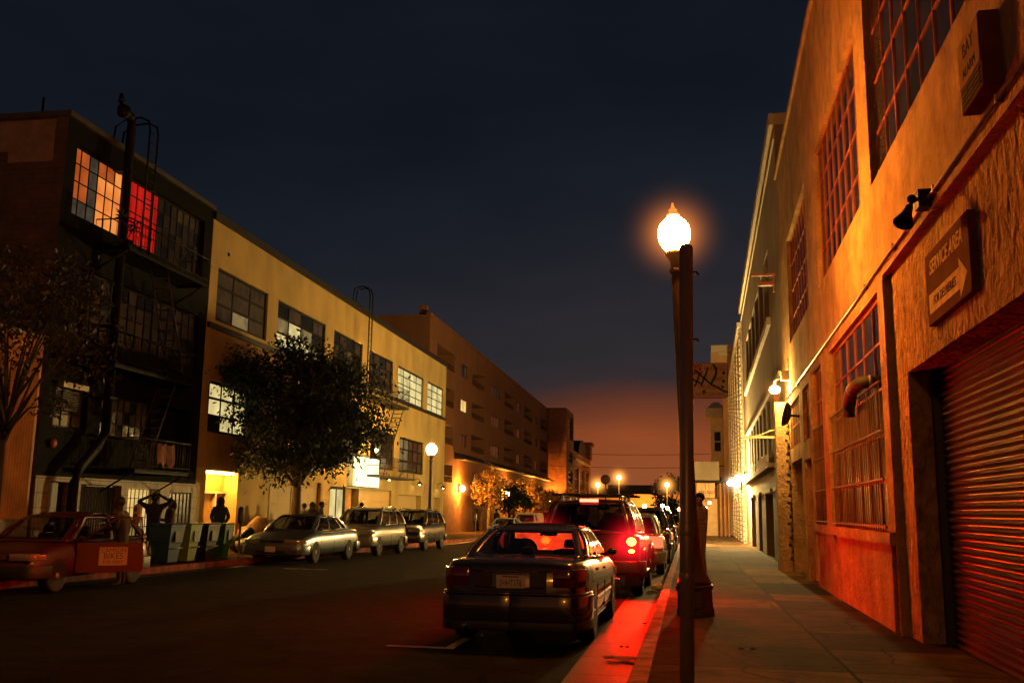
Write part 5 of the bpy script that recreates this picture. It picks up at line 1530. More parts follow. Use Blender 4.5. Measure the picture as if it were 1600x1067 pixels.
        if both:
            mm = MB(); mm.smooth = True
            for x in obs: mm.add([tuple(v) for v in x.v], x.f)
            o = mm.build(nm, m_, par or t, bevel=.008)
            return [o]
        return [x.build(nm, m_, par or t, bevel=.006) for x in obs]
    t['_'] = 0; del t['_']
    for p in parts: p(dict(t=t, strip=strip, ft=ft, fb=fb, hw=hw, yr=yr, yf=yf, pm=pm, hw_=hw_, A=A, B=B, D=D, E=E2, wb=wb, wr=wr, side=side, axles=axles, rw=rw, head=head, tail=tail, plate=plate, clad=clad, kind=kind, rsf=rsf))
    return t

def seam(c, pts, m_=None, r=.004, nm='door_seam'):
    x = MB(); x.tube(pts, r, 4); return x.build(nm, m_ or M['black'], c['t'])

def doors(c, ysplit, zlo=.28, handle=True, mould=None):
    """shut lines, handles and a side moulding"""
    for sg in (-1, 1):
        def sx(y, z):
            zt, zb = c['ft'](y), c['fb'](y); q = (z - zb) / (zt - zb)
            k = 1. if q < .6 else 1 - .11 * ((q - .6) / .4) ** 1.6
            if q < .25: k = .985
            return sg * (c['hw'](y) * k + .002)
        for y0, y1 in zip(ysplit, ysplit[1:]):
            ztop0, ztop1 = c['ft'](y0) - .02, c['ft'](y1) - .02
            P = [(sx(y0, z), y0, z) for z in (ztop0, (ztop0 + zlo) / 2, zlo + .06, zlo)] + [(sx(y, zlo), y, zlo) for y in (y0 * .66 + y1 * .34, y0 * .33 + y1 * .67)] + [(sx(y1, z), y1, z) for z in (zlo, zlo + .06, (ztop1 + zlo) / 2, ztop1)]
            x = MB(); x.tube(P, .006, 4); d = x.build('door_seam', M['black'], c['t'])
            if handle:
                yh = y0 + .17 * (1 if y0 < y1 else -1); zh = c['ft'](yh) - .13
                xx = sx(yh, zh); x = MB(); x.box(xx - .012, xx + .025 * 1 if sg > 0 else xx + .012, yh - .09, yh + .09, zh - .016, zh + .018) if sg > 0 else x.box(xx - .025, xx + .012, yh - .09, yh + .09, zh - .016, zh + .018)
                x.build('door_handle', c['pm'] if handle is True else handle, c['t'], bevel=.006)
        if mould:
            m_, z0, z1 = mould
            y0, y1 = min(ysplit) - .02, max(ysplit) + .05
            x = MB()
            for i in range(8):
                a, b_ = y0 + (y1 - y0) * i / 8, y0 + (y1 - y0) * (i + 1) / 8
                x.add([(sx(a, (z0 + z1) / 2) - sg * .01, a, z0), (sx(a, z0) + sg * .016, a, z0), (sx(a, z0) + sg * .016, a, z1), (sx(a, z1) - sg * .01, a, z1), (sx(b_, z0) - sg * .01, b_, z0), (sx(b_, z0) + sg * .016, b_, z0), (sx(b_, z0) + sg * .016, b_, z1), (sx(b_, z1) - sg * .01, b_, z1)],
                      [(0, 1, 5, 4), (1, 2, 6, 5), (2, 3, 7, 6), (0, 3, 2, 1), (4, 5, 6, 7)])
            x.build('side_moulding', m_, c['t'])

def mirrors(c, m_=None):
    for sg in (-1, 1):
        x = MB(); y, z = c['A'][0] - .28, c['A'][1] + .07
        x.ball((sg * (c['wb'] + .12), y, z), (.07, .04, .048), 10, 7); x.tube([(sg * (c['wb'] - .02), y + .02, z - .04), (sg * (c['wb'] + .1), y, z - .02)], .025, 6)
        x.build('wing_mirror', m_ or c['pm'], c['t'])

def front_end(c, zl=(.58, .72), grille=True, zb=(.28, .52), xin=.38, wrap=.2, bumper=None, fog=True):
    c['strip']('headlight', M[c['head']], 1, xin, wrap, zl[0], zl[1], .006)
    c['strip']('indicator', M['amber'], 1, c['hw'](c['yf']) + .005, wrap + .16, zl[0] + .01, zl[1] - .02, .004)
    b_ = c['strip']('front_bumper', bumper or c['pm'], 1, 0, .5, zb[0], zb[1], .05, both=True)[0]
    x = MB(); x.box(-.45, .45, c['yf'] + .045, c['yf'] + .058, zb[0] + .03, zb[0] + .12); x.build('air_intake', M['black'], b_)
    if grille:
        x = MB(); yy = c['yf']
        x.box(-xin + .03, xin - .03, yy - .02, yy + .012, zl[0] + .005, zl[1] - .01); g = x.build('grille', M['black'], c['t'])
        x = MB()
        for i in range(4): x.box(-xin + .04, xin - .04, yy + .012, yy + .02, zl[0] + .015 + i * (zl[1] - zl[0] - .04) / 3.4, zl[0] + .023 + i * (zl[1] - zl[0] - .04) / 3.4)
        x.build('grille_bars', M['chrome'], g)
    x = MB(); x.box(-.155, .155, c['yf'] + .06, c['yf'] + .068, zb[0] + .08, zb[0] + .235); x.build('licence_plate', M['plate'], c['t'])

def wipers(c):
    x = MB()
    A = c['A']
    for sx in (-.35, .25): x.tube([(sx, A[0] + .09, A[1] + .02), (sx + .3, A[0] + .03, A[1] + .05), (sx + .5, A[0] - .02, A[1] + .07)], .008, 4)
    x.build('wiper', M['black'], c['t'])

def rear_end(c, zl=(.64, .86), zb=(.3, .56), xin=.45, wrap=.28, bumper=None, high=False, boff=.07):
    L_ = c['strip']('tail_light', M[c['tail']], -1, xin, wrap, zl[0], zl[1], .008)
    c['strip']('rear_bumper', bumper or c['pm'], -1, 0, .55, zb[0], zb[1], boff, both=True)
    x = MB(); x.box(-.155, .155, c['yr'] - .012, c['yr'] - .004, zl[0] - .02, zl[0] + .135); p = x.build('licence_plate', M['plate'], c['t'])
    if c['plate']:
        text_mesh('plate_number', c['plate'], .1, M['plateblue'], p, plane_matrix((0, c['yr'] - .0125, zl[0] + .05), (1, 0, 0), (0, 0, 1)), sx=.82, extrude=.0008)
        x = MB(); x.box(-.11, .11, c['yr'] - .0135, c['yr'] - .0122, zl[0] + .112, zl[0] + .125); x.build('plate_strip', M['redlens'], p)

# -- the grey saloon nearest the camera
def galant(c):
    doors(c, [-1.02, -.05, 1.02], .3, mould=(M['chrome'], .46, .475)); mirrors(c); wipers(c)
    front_end(c)
    st, yr = c['strip'], c['yr']
    for o in st('tail_light', M['redlens'], -1, .47, .3, .665, .86, .012): 
        pass
    for o in st('tail_light_band', M['plastic'], -1, .50, .06, .752, .765, .016): pass
    st('rear_bumper', c['pm'], -1, 0, .6, .30, .575, .035, both=True)
    st('bumper_moulding', c['pm'], -1, 0, .6, .575, .605, .022, both=True)
    st('lower_valance', M['plastic'], -1, 0, .5, .2, .30, .03, both=True)
    # boot lid panel with a plate recess and a bright strip over it
    x = MB(); x.box(-.4, .4, yr - .012, yr + .05, .60, .66); x.box(-.4, -.21, yr - .014, yr + .05, .66, .83); x.box(.21, .4, yr - .014, yr + .05, .66, .83); x.box(-.46, .46, yr - .018, yr + .05, .83, .872)
    x.build('boot_panel', c['pm'], c['t'], bevel=.008)
    x = MB(); x.box(-.3, .3, yr - .032, yr - .016, .822, .838); x.build('boot_trim', M['chrome'], c['t'], bevel=.003)
    x = MB(); x.box(-.16, .16, yr - .012, yr - .004, .635, .79); p = x.build('licence_plate', M['plate'], c['t'], bevel=.003)
    text_mesh('plate_number', '5HHT176', .1, M['plateblue'], p, plane_matrix((0, yr - .0125, .702), (1, 0, 0), (0, 0, 1)), sx=.62, extrude=.0008)
    x = MB(); x.box(-.09, .09, yr - .0135, yr - .0122, .767, .778); x.build('plate_strip', M['redlens'], p)
    # shut line of the boot lid
    seam(c, [(sx, yy, zz) for sx, yy, zz in [(-.58, c['E'][0] + .0, c['ft'](c['E'][0]) + .012), (-.59, yr + .35, c['ft'](yr + .35) + .004), (-.57, yr + .08, c['ft'](yr + .08) - .0)]], nm='boot_seam')
    seam(c, [(sx, yy, zz) for sx, yy, zz in [(.58, c['E'][0] + .0, c['ft'](c['E'][0]) + .012), (.59, yr + .35, c['ft'](yr + .35) + .004), (.57, yr + .08, c['ft'](yr + .08) - .0)]], nm='boot_seam')
    x = MB(); x.lathe([(.03, -.09), (.03, .1)], 12, (-.5, yr + .05, .24), 'y'); x.build('exhaust_pipe', M['chrome'], c['t'])
    for sg in (-1, 1):
        x = MB(); x.box(sg * .76 - .02, sg * .76 + .02, -.95, .95, .21, .235); x.build('sill_trim', M['chrome'], c['t'], bevel=.006)
sed_top = [(-2.385, .86), (-2.36, .905), (-2.3, .93), (-2.1, .945), (-1.5, .95), (-.8, .93), (.4, .9), (1.2, .885), (1.8, .81), (2.2, .71), (2.36, .62), (2.385, .56)]
sed_bot = [(-2.385, .3), (-2.2, .24), (-1.6, .2), (1.7, .2), (2.2, .22), (2.385, .28)]
sed_cab = ((1.25, .885), (.42, 1.295), (-.72, 1.28), (-1.5, .945), .765, .575)
GREY = paint('gunmetal_paint', (.075, .07, .062), .25, .6)
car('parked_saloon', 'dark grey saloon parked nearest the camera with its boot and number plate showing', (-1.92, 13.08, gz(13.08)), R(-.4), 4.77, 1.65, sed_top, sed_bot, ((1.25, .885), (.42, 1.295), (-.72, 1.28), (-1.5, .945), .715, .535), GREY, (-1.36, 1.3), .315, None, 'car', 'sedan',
    'sideglass', 'redhazeglass', 'clearglass', plate=None, cf=.8, roundr=.6, parts=(galant,), rimstyle=7)

# -- the four wheel drive with its brake lights on
def xterra(c):
    doors(c, [-1.25, -.25, .95], .42, handle=M['plastic']); mirrors(c, M['plastic']); front_end(c, (.8, .95), zb=(.48, .72), bumper=M['plastic'])
    st, yr, t = c['strip'], c['yr'], c['t']
    Ls = st('tail_light', M['redlens'], -1, .66, .12, .74, 1.1, .014)
    for s in (-1, 1):
        x = MB(); x.ball((s * .79, yr - .03, 1.005), (.085, .03, .075), 14, 9); o = x.build('brake_lamp', M['brake'], t)
        x = MB(); x.ball((s * .79, yr - .052, 1.0), (.035, .012, .03), 10, 7); x.build('bulb', M['brakecore'], o)
        x = MB(); x.ball((s * .79, yr - .03, .835), (.055, .02, .03), 12, 8); x.build('lower_lamp', M['brakecore'], t)
        halo(t, (s * .79, yr - .05, .98), .95, M['halo_r'])
    x = MB(); x.box(-.17, .17, c['D'][0] - .12, c['D'][0] - .04, c['D'][1] - .01, c['D'][1] + .045); x.build('high_brake_light', M['highbrake'], t, bevel=.01)
    st('rear_bumper', M['plastic'], -1, 0, .45, .45, .66, .1, both=True)
    x = MB(); x.box(-.16, .16, yr - .014, yr - .004, .78, .93); x.build('licence_plate', M['plate'], t)
    x = MB(); x.box(-.3, .3, yr - .02, yr - .004, .96, .99); x.build('tailgate_handle', M['plastic'], t)
    # roof rack
    x = MB()
    for s in (-1, 1):
        x.tube([(s * .56, -1.95, c['D'][1] + .03), (s * .56, -1.8, c['D'][1] + .1), (s * .56, .3, c['B'][1] + .12), (s * .56, .45, c['B'][1] + .03)], .024, 6)
        for y in (-1.7, -.7, .2): x.box(s * .56 - .03, s * .56 + .03, y - .09, y + .09, c['D'][1] + .0, c['D'][1] + .1)
    x.build('roof_rail', M['chrome'], t)
    x = MB()
    for y in (-1.55, -.6, .1): x.tube([(-.78, y, c['D'][1] + .135), (.8, y, c['D'][1] + .135)], .022, 6)
    x.build('cross_bar', M['plastic'], t)
    for ya in c['axles']:
        for s in (-1, 1):
            x = MB(); P = []
            for i in range(15):
                a = R(-8) + R(196) * i / 14; P.append((s * (c['hw_'] + .01), ya + (c['rw'] + .1) * math.cos(a), c['rw'] + (c['rw'] + .1) * math.sin(a)))
            x.tube(P, .055, 6); x.build('wheel_arch_flare', c['pm'], t)
    for s in (-1, 1):
        x = MB(); x.tube([(s * .88, -.85, .42), (s * .93, -.7, .4), (s * .93, .8, .4), (s * .88, .95, .42)], .035, 8); x.build('side_step', M['chrome'], t)
        x = MB(); x.box(s * .8 - .17, s * .8 + .17, c['axles'][0] - .46, c['axles'][0] - .44, .2, .5); x.build('mud_flap', M['plastic'], t)
suv_top = [(-2.2, 1.08), (-2.17, 1.13), (-2.0, 1.15), (.5, 1.1), (1.15, 1.1), (1.9, 1.03), (2.15, .95), (2.25, .8)]
suv_bot = [(-2.2, .44), (-1.9, .4), (1.9, .4), (2.25, .44)]
suv_cab = ((1.25, 1.1), (.55, 1.72), (-1.98, 1.72), (-2.16, 1.15), .835, .66)
DRED = paint('dark_red_paint', (.016, .004, .0045), .3, .3)
car('parked_suv', 'dark red four wheel drive with a roof rack and glowing brake lights', (-1.77, 20.1, gz(20.1)), R(-1), 4.5, 1.86, suv_top, suv_bot, suv_cab, DRED, (-1.3, 1.35), .375, None, 'car', 'suv', 'privacy', 'clearglass', 'privacy', cf=.9, roundr=.25, parts=(xterra,), rimstyle=6)

# -- cars ahead of it on the right
def plain(zl, zb, fl=(.58, .72), fb_=(.28, .52), split=(-.95, -.05, 1.0), wrap=.25, xin=.45, bumper=None, rail=False, hnd=True, lo=.3):
    def f(c):
        doors(c, list(split), lo, handle=hnd); mirrors(c); wipers(c); front_end(c, fl, zb=fb_, bumper=bumper); rear_end(c, zl, zb, xin, wrap, bumper)
        if rail:
            for s in (-1, 1):
                x = MB(); x.tube([(s * (c['wr'] - .05), c['D'][0] + .1, c['D'][1] + .01), (s * (c['wr'] - .05), c['D'][0] + .3, c['D'][1] + .08), (s * (c['wr'] - .05), c['B'][0] - .35, c['B'][1] + .08), (s * (c['wr'] - .05), c['B'][0] - .15, c['B'][1] + .015)], .022, 6); x.build('roof_rail', M['chrome'], c['t'])
    return f
SILV = paint('silver_paint', (.22, .22, .21), .3, .5)
WHT = paint('white_car_paint', (.5, .48, .44), .3, .1)
BLK = paint('black_car_paint', (.03, .03, .032), .22, .3)
wag_top = [(-2.25, .9), (-2.2, .98), (-2, 1.0), (.4, .95), (1.05, .95), (1.8, .86), (2.1, .75), (2.2, .6)]
wag_bot = [(-2.25, .32), (-2, .25), (1.8, .25), (2.2, .3)]
wag_cab = ((1.15, .95), (.45, 1.52), (-1.75, 1.5), (-2.12, 1.0), .79, .62)
c1 = car('parked_wagon', 'pale silver estate car parked ahead of the red four wheel drive', (-1.52, 27.2, gz(27.2)), 0, 4.45, 1.78, wag_top, wag_bot, wag_cab, SILV, (-1.33, 1.3), .32, None, 'car', 'suv', 'sideglass', tail='taillit', parts=(plain((.7, .98), (.32, .6)),))
c2 = car('parked_suv', 'dark green boxy car second ahead of the red four wheel drive', (-1.5, 33.4, gz(33.4)), 0, 4.5, 1.84, suv_top, suv_bot, suv_cab, paint('dark_green_paint', (.05, .06, .05), .22, .4), (-1.3, 1.35), .36, None, 'car', 'suv', 'sideglass', cf=.88, roundr=.3, parts=(plain((.8, 1.08), (.45, .66), (.8, .95), (.48, .7), lo=.42, rail=True),))
c3 = car('parked_saloon', 'black saloon third ahead of the red four wheel drive', (-1.45, 39.4, gz(39.4)), 0, 4.77, 1.76, sed_top, sed_bot, sed_cab, BLK, (-1.36, 1.3), .315, None, 'car', 'sedan', 'sideglass', tail='taillit', parts=(plain((.66, .86), (.3, .58)),))
c4 = copy_tree(c2); relabel(c4, (-1.45, 46, gz(46)), 0, 'dark car farthest along the kerb on the lamp side')

# -- far kerb, all facing the camera
buick_top = [(-2.5, .84), (-2.46, .9), (-2.2, .94), (-1.5, .96), (-.6, .93), (.5, .91), (1.3, .89), (1.9, .82), (2.3, .72), (2.47, .62), (2.5, .55)]
buick_bot = [(-2.5, .3), (-2.2, .24), (2.2, .22), (2.5, .28)]
buick_cab = ((1.3, .9), (.45, 1.36), (-.8, 1.34), (-1.65, .96), .78, .6)
def buick(c):
    plain((.66, .84), (.3, .56), (.58, .68), (.26, .5), (-1.05, -.05, 1.05))(c)
car('parked_saloon', 'silver blue saloon on the far kerb in front of the street tree', (-11.65, 28.65, gz(28.65)), PI, 5., 1.86, buick_top, buick_bot, buick_cab, paint('silver_blue_paint', (.13, .17, .23), .3, .45), (-1.42, 1.42), .325, None, 'car', 'sedan', 'sideglass', 'clearglass', cf=.82, parts=(buick,), rimstyle=9)
rav_top = [(-2.15, .98), (-2.1, 1.06), (-1.9, 1.08), (.4, 1.03), (1.05, 1.03), (1.75, .97), (2.08, .86), (2.2, .68)]
rav_bot = [(-2.15, .36), (-1.9, .3), (1.8, .3), (2.2, .36)]
rav_cab = ((1.2, 1.03), (.4, 1.62), (-1.7, 1.6), (-2.08, 1.08), .83, .64)
rp = plain((.75, 1.05), (.36, .62), (.74, .9), (.36, .64), rail=True, lo=.36)
car('parked_suv', 'silver soft roader with five spoke alloys behind the silver blue saloon', (-11.6, 34.4, gz(34.4)), PI, 4.4, 1.84, rav_top, rav_bot, rav_cab, paint('champagne_paint', (.25, .24, .22), .3, .45), (-1.33, 1.33), .35, None, 'car', 'suv', 'sideglass', cf=.86, parts=(rp,), rimstyle=5)
car('parked_suv', 'dark grey soft roader parked beside the far street lamp', (-11.55, 40.4, gz(40.4)), PI, 4.4, 1.84, rav_top, rav_bot, rav_cab, paint('graphite_paint', (.09, .093, .09), .28, .5), (-1.33, 1.33), .35, None, 'car', 'suv', 'sideglass', cf=.86, parts=(rp,), rimstyle=5)
c5 = car('parked_saloon', 'pale saloon parked below the first orange lit tree', (-11.55, 62, gz(62)), PI, 4.77, 1.76, sed_top, sed_bot, sed_cab, WHT, (-1.36, 1.3), .315, None, 'car', 'sedan', 'sideglass', parts=(plain((.66, .86), (.3, .58)),))
# pickup with a raised cover
def pick(c):
    plain((.75, 1.0), (.4, .6), (.74, .9), (.4, .64), (.0, 1.1), lo=.4)(c)
    x = MB(); x.box(-.85, .85, -2.4, -.55, 1.05, 1.5); x.taper(-.85, .85, -2.4, -.55, 1.5, 1.72, .9); x.build('bed_cover', M['cream'], c['t'], bevel=.03)
pk_cab = ((1.3, 1.05), (.75, 1.6), (-.4, 1.6), (-.55, 1.08), .8, .64)
car('parked_pickup', 'cream pickup truck with a covered bed under the orange lamps', (-11.5, 70, gz(70)), PI, 5., 1.85, [(-2.45, 1.0), (-2.4, 1.05), (0, 1.05), (1.2, 1.05), (2.0, .98), (2.4, .9), (2.5, .75)], [(-2.45, .45), (2.5, .42)], pk_cab, paint('cream_truck_paint', (.5, .42, .28), .35, .1), (-1.5, 1.5), .36, None, 'pickup', 'hatch', 'sideglass', cf=.9, parts=(pick,))
c6 = car('parked_van', 'dull red van farthest along the apartment kerb', (-11.5, 78, gz(78)), PI, 4.7, 1.85, [(-2.3, 1.1), (-2.25, 1.15), (1.2, 1.1), (1.9, 1.0), (2.3, .8)], [(-2.3, .36), (2.3, .36)], ((1.5, 1.1), (.9, 1.85), (-2.15, 1.88), (-2.28, 1.15), .85, .76), paint('dull_red_van_paint', (.25, .06, .03), .4, .1), (-1.4, 1.5), .34, None, 'van', 'van', 'sideglass', cf=.92, roundr=.2, parts=(plain((.75, 1.1), (.4, .6), (.74, .9), (.4, .64), lo=.4),))

# -- the red hatchback with its door open
def charade(c):
    mirrors(c, M['plastic']); wipers(c); front_end(c, (.56, .68), zb=(.26, .48), bumper=M['plastic'], xin=.36); rear_end(c, (.62, .82), (.28, .52), .45, .2, M['plastic'])
    t = c['t']
    # doorway in the right-hand flank seen dark behind the open leaf (car's left side faces the road)
    for sg in (-1,):
        x = MB(); x.quad((sg * (c['hw_'] + .003), -.55, .3), (sg * (c['hw_'] + .003), .72, .3), (sg * (c['hw_'] + .003), .72, .78), (sg * (c['hw_'] + .003), -.55, .78)); x.build('door_opening', M['interior'], t)
RED = paint('faded_red_paint', (.075, .003, .0028), .4, .05, .4)
h_top = [(-1.85, .8), (-1.8, .86), (-1.5, .89), (.2, .86), (.85, .85), (1.45, .76), (1.75, .66), (1.9, .5)]
h_bot = [(-1.85, .3), (1.6, .22), (1.9, .26)]
h_cab = ((.95, .85), (.25, 1.33), (-1.15, 1.33), (-1.72, .88), .74, .57)
hx, hy = -11.75, 16.85
ht = car('parked_hatchback', 'small red hatchback parked nearest the bins with its road side door open', (hx, hy, gz(hy)), PI, 3.75, 1.62, h_top, h_bot, h_cab, RED, (-1.2, 1.2), .29, None, 'car', 'hatch', 'clearglass', 'clearglass', cf=.82, parts=(charade,), rimstyle=8)
# open door leaf: hinged at the front edge, swung out to the road; road side is the car's -X
dl = MB(); dl.smooth = False
dv_ = [(-.0, .3), (1.22, .3), (1.24, .5), (1.2, .84), (0, .84)]
dl.add([(0, -a, z) for a, z in dv_] + [(.055, -a, z) for a, z in dv_], [(0, 1, 2, 3, 4), (9, 8, 7, 6, 5)] + [(i, (i + 1) % 5, 5 + (i + 1) % 5, 5 + i) for i in range(5)])
dob = dl.build('door', RED, ht, bevel=.01); dob.location = (-.83, .74, 0); dob.rotation_euler.z = R(-38)
x = MB(); fr = [(0.06, .84), (.7, 1.3), (1.16, 1.3), (1.2, .84)]
x.tube([(.05, -a, z) for a, z in fr], .022, 5); x.build('window_frame', RED, dob)
x = MB(); x.quad(*[(.05, -a, z) for a, z in fr]); x.build('door_glass', M['clearglass'], dob)
x = MB(); x.box(-.018, .0, -1.1, -.93, .72, .76); x.build('door_handle', M['plastic'], dob)
M['doorsign'] = mat('magnetic_sign', (.42, .3, .2), .6, var=.1)
x = MB(); x.box(-.008, -.001, -.92, -.4, .43, .76); sg_ = x.build('door_sign', M['doorsign'], dob)
for s_, zz, sz in (('CAMSON', .7, .11), ('BIKES', .595, .15), ('FOR RENT', .49, .08)):
    text_mesh('lettering', s_, sz, RED, sg_, plane_matrix((-.0085, -.66, zz), (0, -1, 0), (0, 0, 1)), extrude=.001)

# ------------------------------------------------------------------ people
SKIN = mat('skin', (.2, .11, .07), .55, var=.1)
HAIR = mat('dark_hair', (.012, .009, .007), .6)
def cloth(n, c): return mat(n, c, .85, var=.3, vscale=8, bump=.3, bscale=30)
DENIM, BLACKC = cloth('dark_denim', (.03, .035, .05)), cloth('black_cloth', (.012, .012, .013))
ARMS = {'down': ((.23, -.03, 1.13), (.24, .05, .88)), 'pockets': ((.26, -.1, 1.15), (.18, .06, .98)), 'raised': ((.42, -.02, 1.52), (.16, .06, 1.66)), 'hold': ((.24, .02, 1.12), (.1, .27, 1.15)), 'folded': ((.26, .02, 1.14), (.02, .22, 1.17)), 'lean': ((.22, .18, 1.12), (.16, .36, 1.0))}
def person(label, loc, rz, top, legs=DENIM, arms=('down', 'down'), skin=SKIN, hair='short', h=1.75, bend=0., sleeves=True, look=0., stride=.0, group=None, bulk=1.):
    t = thing('person', label, 'person', loc, rz, group)
    S = h / 1.75
    J = {'pel': ((0, 0, .95), .125), 'wai': ((0, 0, 1.1), .12), 'che': ((0, 0, 1.29), .145), 'nb': ((0, -.01, 1.44), .075), 'nk': ((0, .0, 1.5), .052), 'hd': ((0, .02, 1.575), .082), 'ht': ((0, .015, 1.66), .085), 'tp': ((0, .01, 1.715), .055)}
    for s, k in ((-1, 'l'), (1, 'r')):
        el_, wr_ = ARMS[arms[0 if s < 0 else 1]]
        J['sh' + k] = ((s * .17, -.01, 1.40), .068); J['el' + k] = ((s * el_[0], el_[1], el_[2]), .048); J['wr' + k] = ((s * wr_[0], wr_[1], wr_[2]), .032)
        d = Vector((s * wr_[0], wr_[1], wr_[2])) - Vector((s * el_[0], el_[1], el_[2])); d.normalize()
        pmn = Vector((s * wr_[0], wr_[1], wr_[2])) + d * .08
        J['ha' + k] = (tuple(pmn), .034)
        J['hi' + k] = ((s * .09, 0, .88), .092); J['kn' + k] = ((s * .1, .02 + s * stride * .5, .49), .062); J['an' + k] = ((s * .1, -.03 + s * stride, .085), .043); J['to' + k] = ((s * .115, .13 + s * stride, .04), .04)
    Ed = [('pel', 'wai'), ('wai', 'che'), ('che', 'nb'), ('nb', 'nk'), ('nk', 'hd'), ('hd', 'ht'), ('ht', 'tp')]
    for k in 'lr': Ed += [('che', 'sh' + k), ('sh' + k, 'el' + k), ('el' + k, 'wr' + k), ('wr' + k, 'ha' + k), ('pel', 'hi' + k), ('hi' + k, 'kn' + k), ('kn' + k, 'an' + k), ('an' + k, 'to' + k)]
    keys = list(J)
    def bendf(p):
        p = Vector(p)
        if bend and p.z > .95:
            q = p - Vector((0, 0, .95)); q.rotate(Matrix.Rotation(-bend, 3, 'X')); p = q + Vector((0, 0, .95))
        return p * S
    me = bpy.data.meshes.new('body')
    me.from_pydata([tuple(bendf(J[k][0])) for k in keys], [(keys.index(a), keys.index(c)) for a, c in Ed], [])
    o = bpy.data.objects.new('body', me); C.objects.link(o)
    sk_ = o.modifiers.new('skin', 'SKIN'); sk_.use_smooth_shade = True
    for i, k in enumerate(keys):
        v = me.skin_vertices[0].data[i]; r = J[k][1] * S
        if k in ('che', 'wai', 'pel', 'shl', 'shr', 'ell', 'elr', 'wrl', 'wrr'): r *= bulk if k[:2] != 'wr' else 1 + (bulk - 1) * .6
        v.radius = (r * (1.25 if k in ('che', 'wai', 'pel') else 1), r * (.82 if k in ('che', 'wai', 'pel') else 1)); v.use_root = k == 'pel'
    o.modifiers.new('sub', 'SUBSURF').levels = 1; o.modifiers['sub'].render_levels = 1
    dg = bpy.context.evaluated_depsgraph_get()
    m2 = bpy.data.meshes.new_from_object(o.evaluated_get(dg))
    bpy.data.objects.remove(o)
    bm = bmesh.new(); bm.from_mesh(m2)
    # fingers, nose and ears join the same surface mesh
    xb = MB()
    for k in 'lr':
        a, e = bendf(J['wr' + k][0]), bendf(J['ha' + k][0]); d = (e - a).normalized(); sd = d.cross(Vector((0, 1, .3))).normalized(); up = d.cross(sd)
        for i, ln in enumerate((.062, .075, .08, .068)):
            b0 = e + sd * (.027 - .018 * i) * S + d * .0; xb.tube([b0, b0 + d * .045 * S + up * .004, b0 + d * ln * S + up * .022], [.0095 * S, .009 * S, .006 * S], 6)
        b0 = a + d * .035 * S + sd * .03 * S; xb.tube([b0, b0 + sd * .03 * S + d * .02 * S, b0 + sd * .035 * S + d * .055 * S], [.011 * S, .01 * S, .007 * S], 6)
    hc = J['hd'][0]
    f_ = lambda x_, y_, z_: bendf((x_, y_, z_))
    xb.tube([f_(0, .085, 1.605), f_(0, .118, 1.572), f_(0, .09, 1.562)], [.01, .017, .012], 6)
    for s in (-1, 1): xb.ball(tuple(f_(s * .083, .01, 1.59)), (.012, .022, .032), 8, 6)
    off = len(bm.verts)
    vs = [bm.verts.new(v) for v in xb.v]
    nb = len(bm.faces)
    for f in xb.f:
        try: bm.faces.new([vs[i] for i in f]).smooth = True
        except ValueError: pass
    segs = [(bendf(J[a][0]), bendf(J[c][0]), a, c) for a, c in Ed]
    bm.faces.ensure_lookup_table()
    for f in bm.faces:
        c_ = f.calc_center_median(); best = None
        for a, e, ka, kc in segs:
            ab = e - a; q = max(0, min(1, (c_ - a).dot(ab) / ab.length_squared)); dd = (c_ - a - ab * q).length
            if best is None or dd < best[0]: best = (dd, ka, kc, q)
        ka, kc = best[1], best[2]
        if kc[:2] in ('nk', 'hd', 'ht', 'tp') or ka in ('nk', 'hd') or kc[:2] == 'ha' or f.index >= nb: mi = 2
        elif ka[:2] == 'el': mi = 0 if sleeves else 2
        elif kc[:2] in ('hi', 'kn') or (ka == 'pel' and kc == 'wai' and best[3] < .3): mi = 1
        elif ka[:2] == 'kn': mi = 1
        elif ka[:2] == 'an': mi = 3
        else: mi = 0
        f.material_index = mi; f.smooth = True
    bm.to_mesh(m2); bm.free()
    m2.materials.clear()
    for m_ in (top, legs, skin, M['black']): m2.materials.append(m_)
    o = bpy.data.objects.new('body', m2); C.objects.link(o); o.parent = t
    x = MB()
    for s in (-1, 1): x.ball(tuple(f_(s * .032, .088, 1.607)), .011 * S, 8, 6)
    x.build('eyes', M['black'], o)
    x = MB(); x.box(*[v for v in (-.022, .022)], f_(0, .09, 1.53).y - .01, f_(0, .09, 1.53).y + .003, f_(0, .09, 1.53).z - .004, f_(0, .09, 1.53).z + .004); x.build('mouth', cloth('lip', (.2, .07, .06)) if 'lip' not in bpy.data.materials else bpy.data.materials['lip'], o)
    def cap(mb, rx, ry, rz_, cy, cz, zcut, back):
        c_ = len(mb.v); mb.ball((0, cy, cz), (rx, ry, rz_), 16, 12)
        for v in mb.v[c_:]:
            if v.y > cy + ry * .45 and v.z < cz + zcut: v.y = cy + ry * .45 - .03
            if v.z < cz - rz_ * .35 and v.y > cy - ry * .2 and not back: v.z = cz - rz_ * .35
        for i in range(c_, len(mb.v)): mb.v[i] = Vector(bendf(mb.v[i]))
    x = MB()
    if hair == 'hood':
        cap(x, .125, .135, .15, -.012, 1.61, .07, True); x.tube([bendf((0, -.02, 1.56)), bendf((0, -.015, 1.47)), bendf((0, -.01, 1.39))], [.1, .135, .19], 14); x.build('hood', top, t)
    elif hair == 'long':
        cap(x, .1, .105, .115, -.004, 1.63, .05, False); x.tube([bendf((0, -.06, 1.66)), bendf((0, -.1, 1.52)), bendf((0, -.09, 1.38))], [.075, .095, .05], 10); x.build('hair', HAIR, t)
    elif hair == 'cap':
        cap(x, .1, .105, .09, .0, 1.655, .0, False); x.build('hair', HAIR, t)
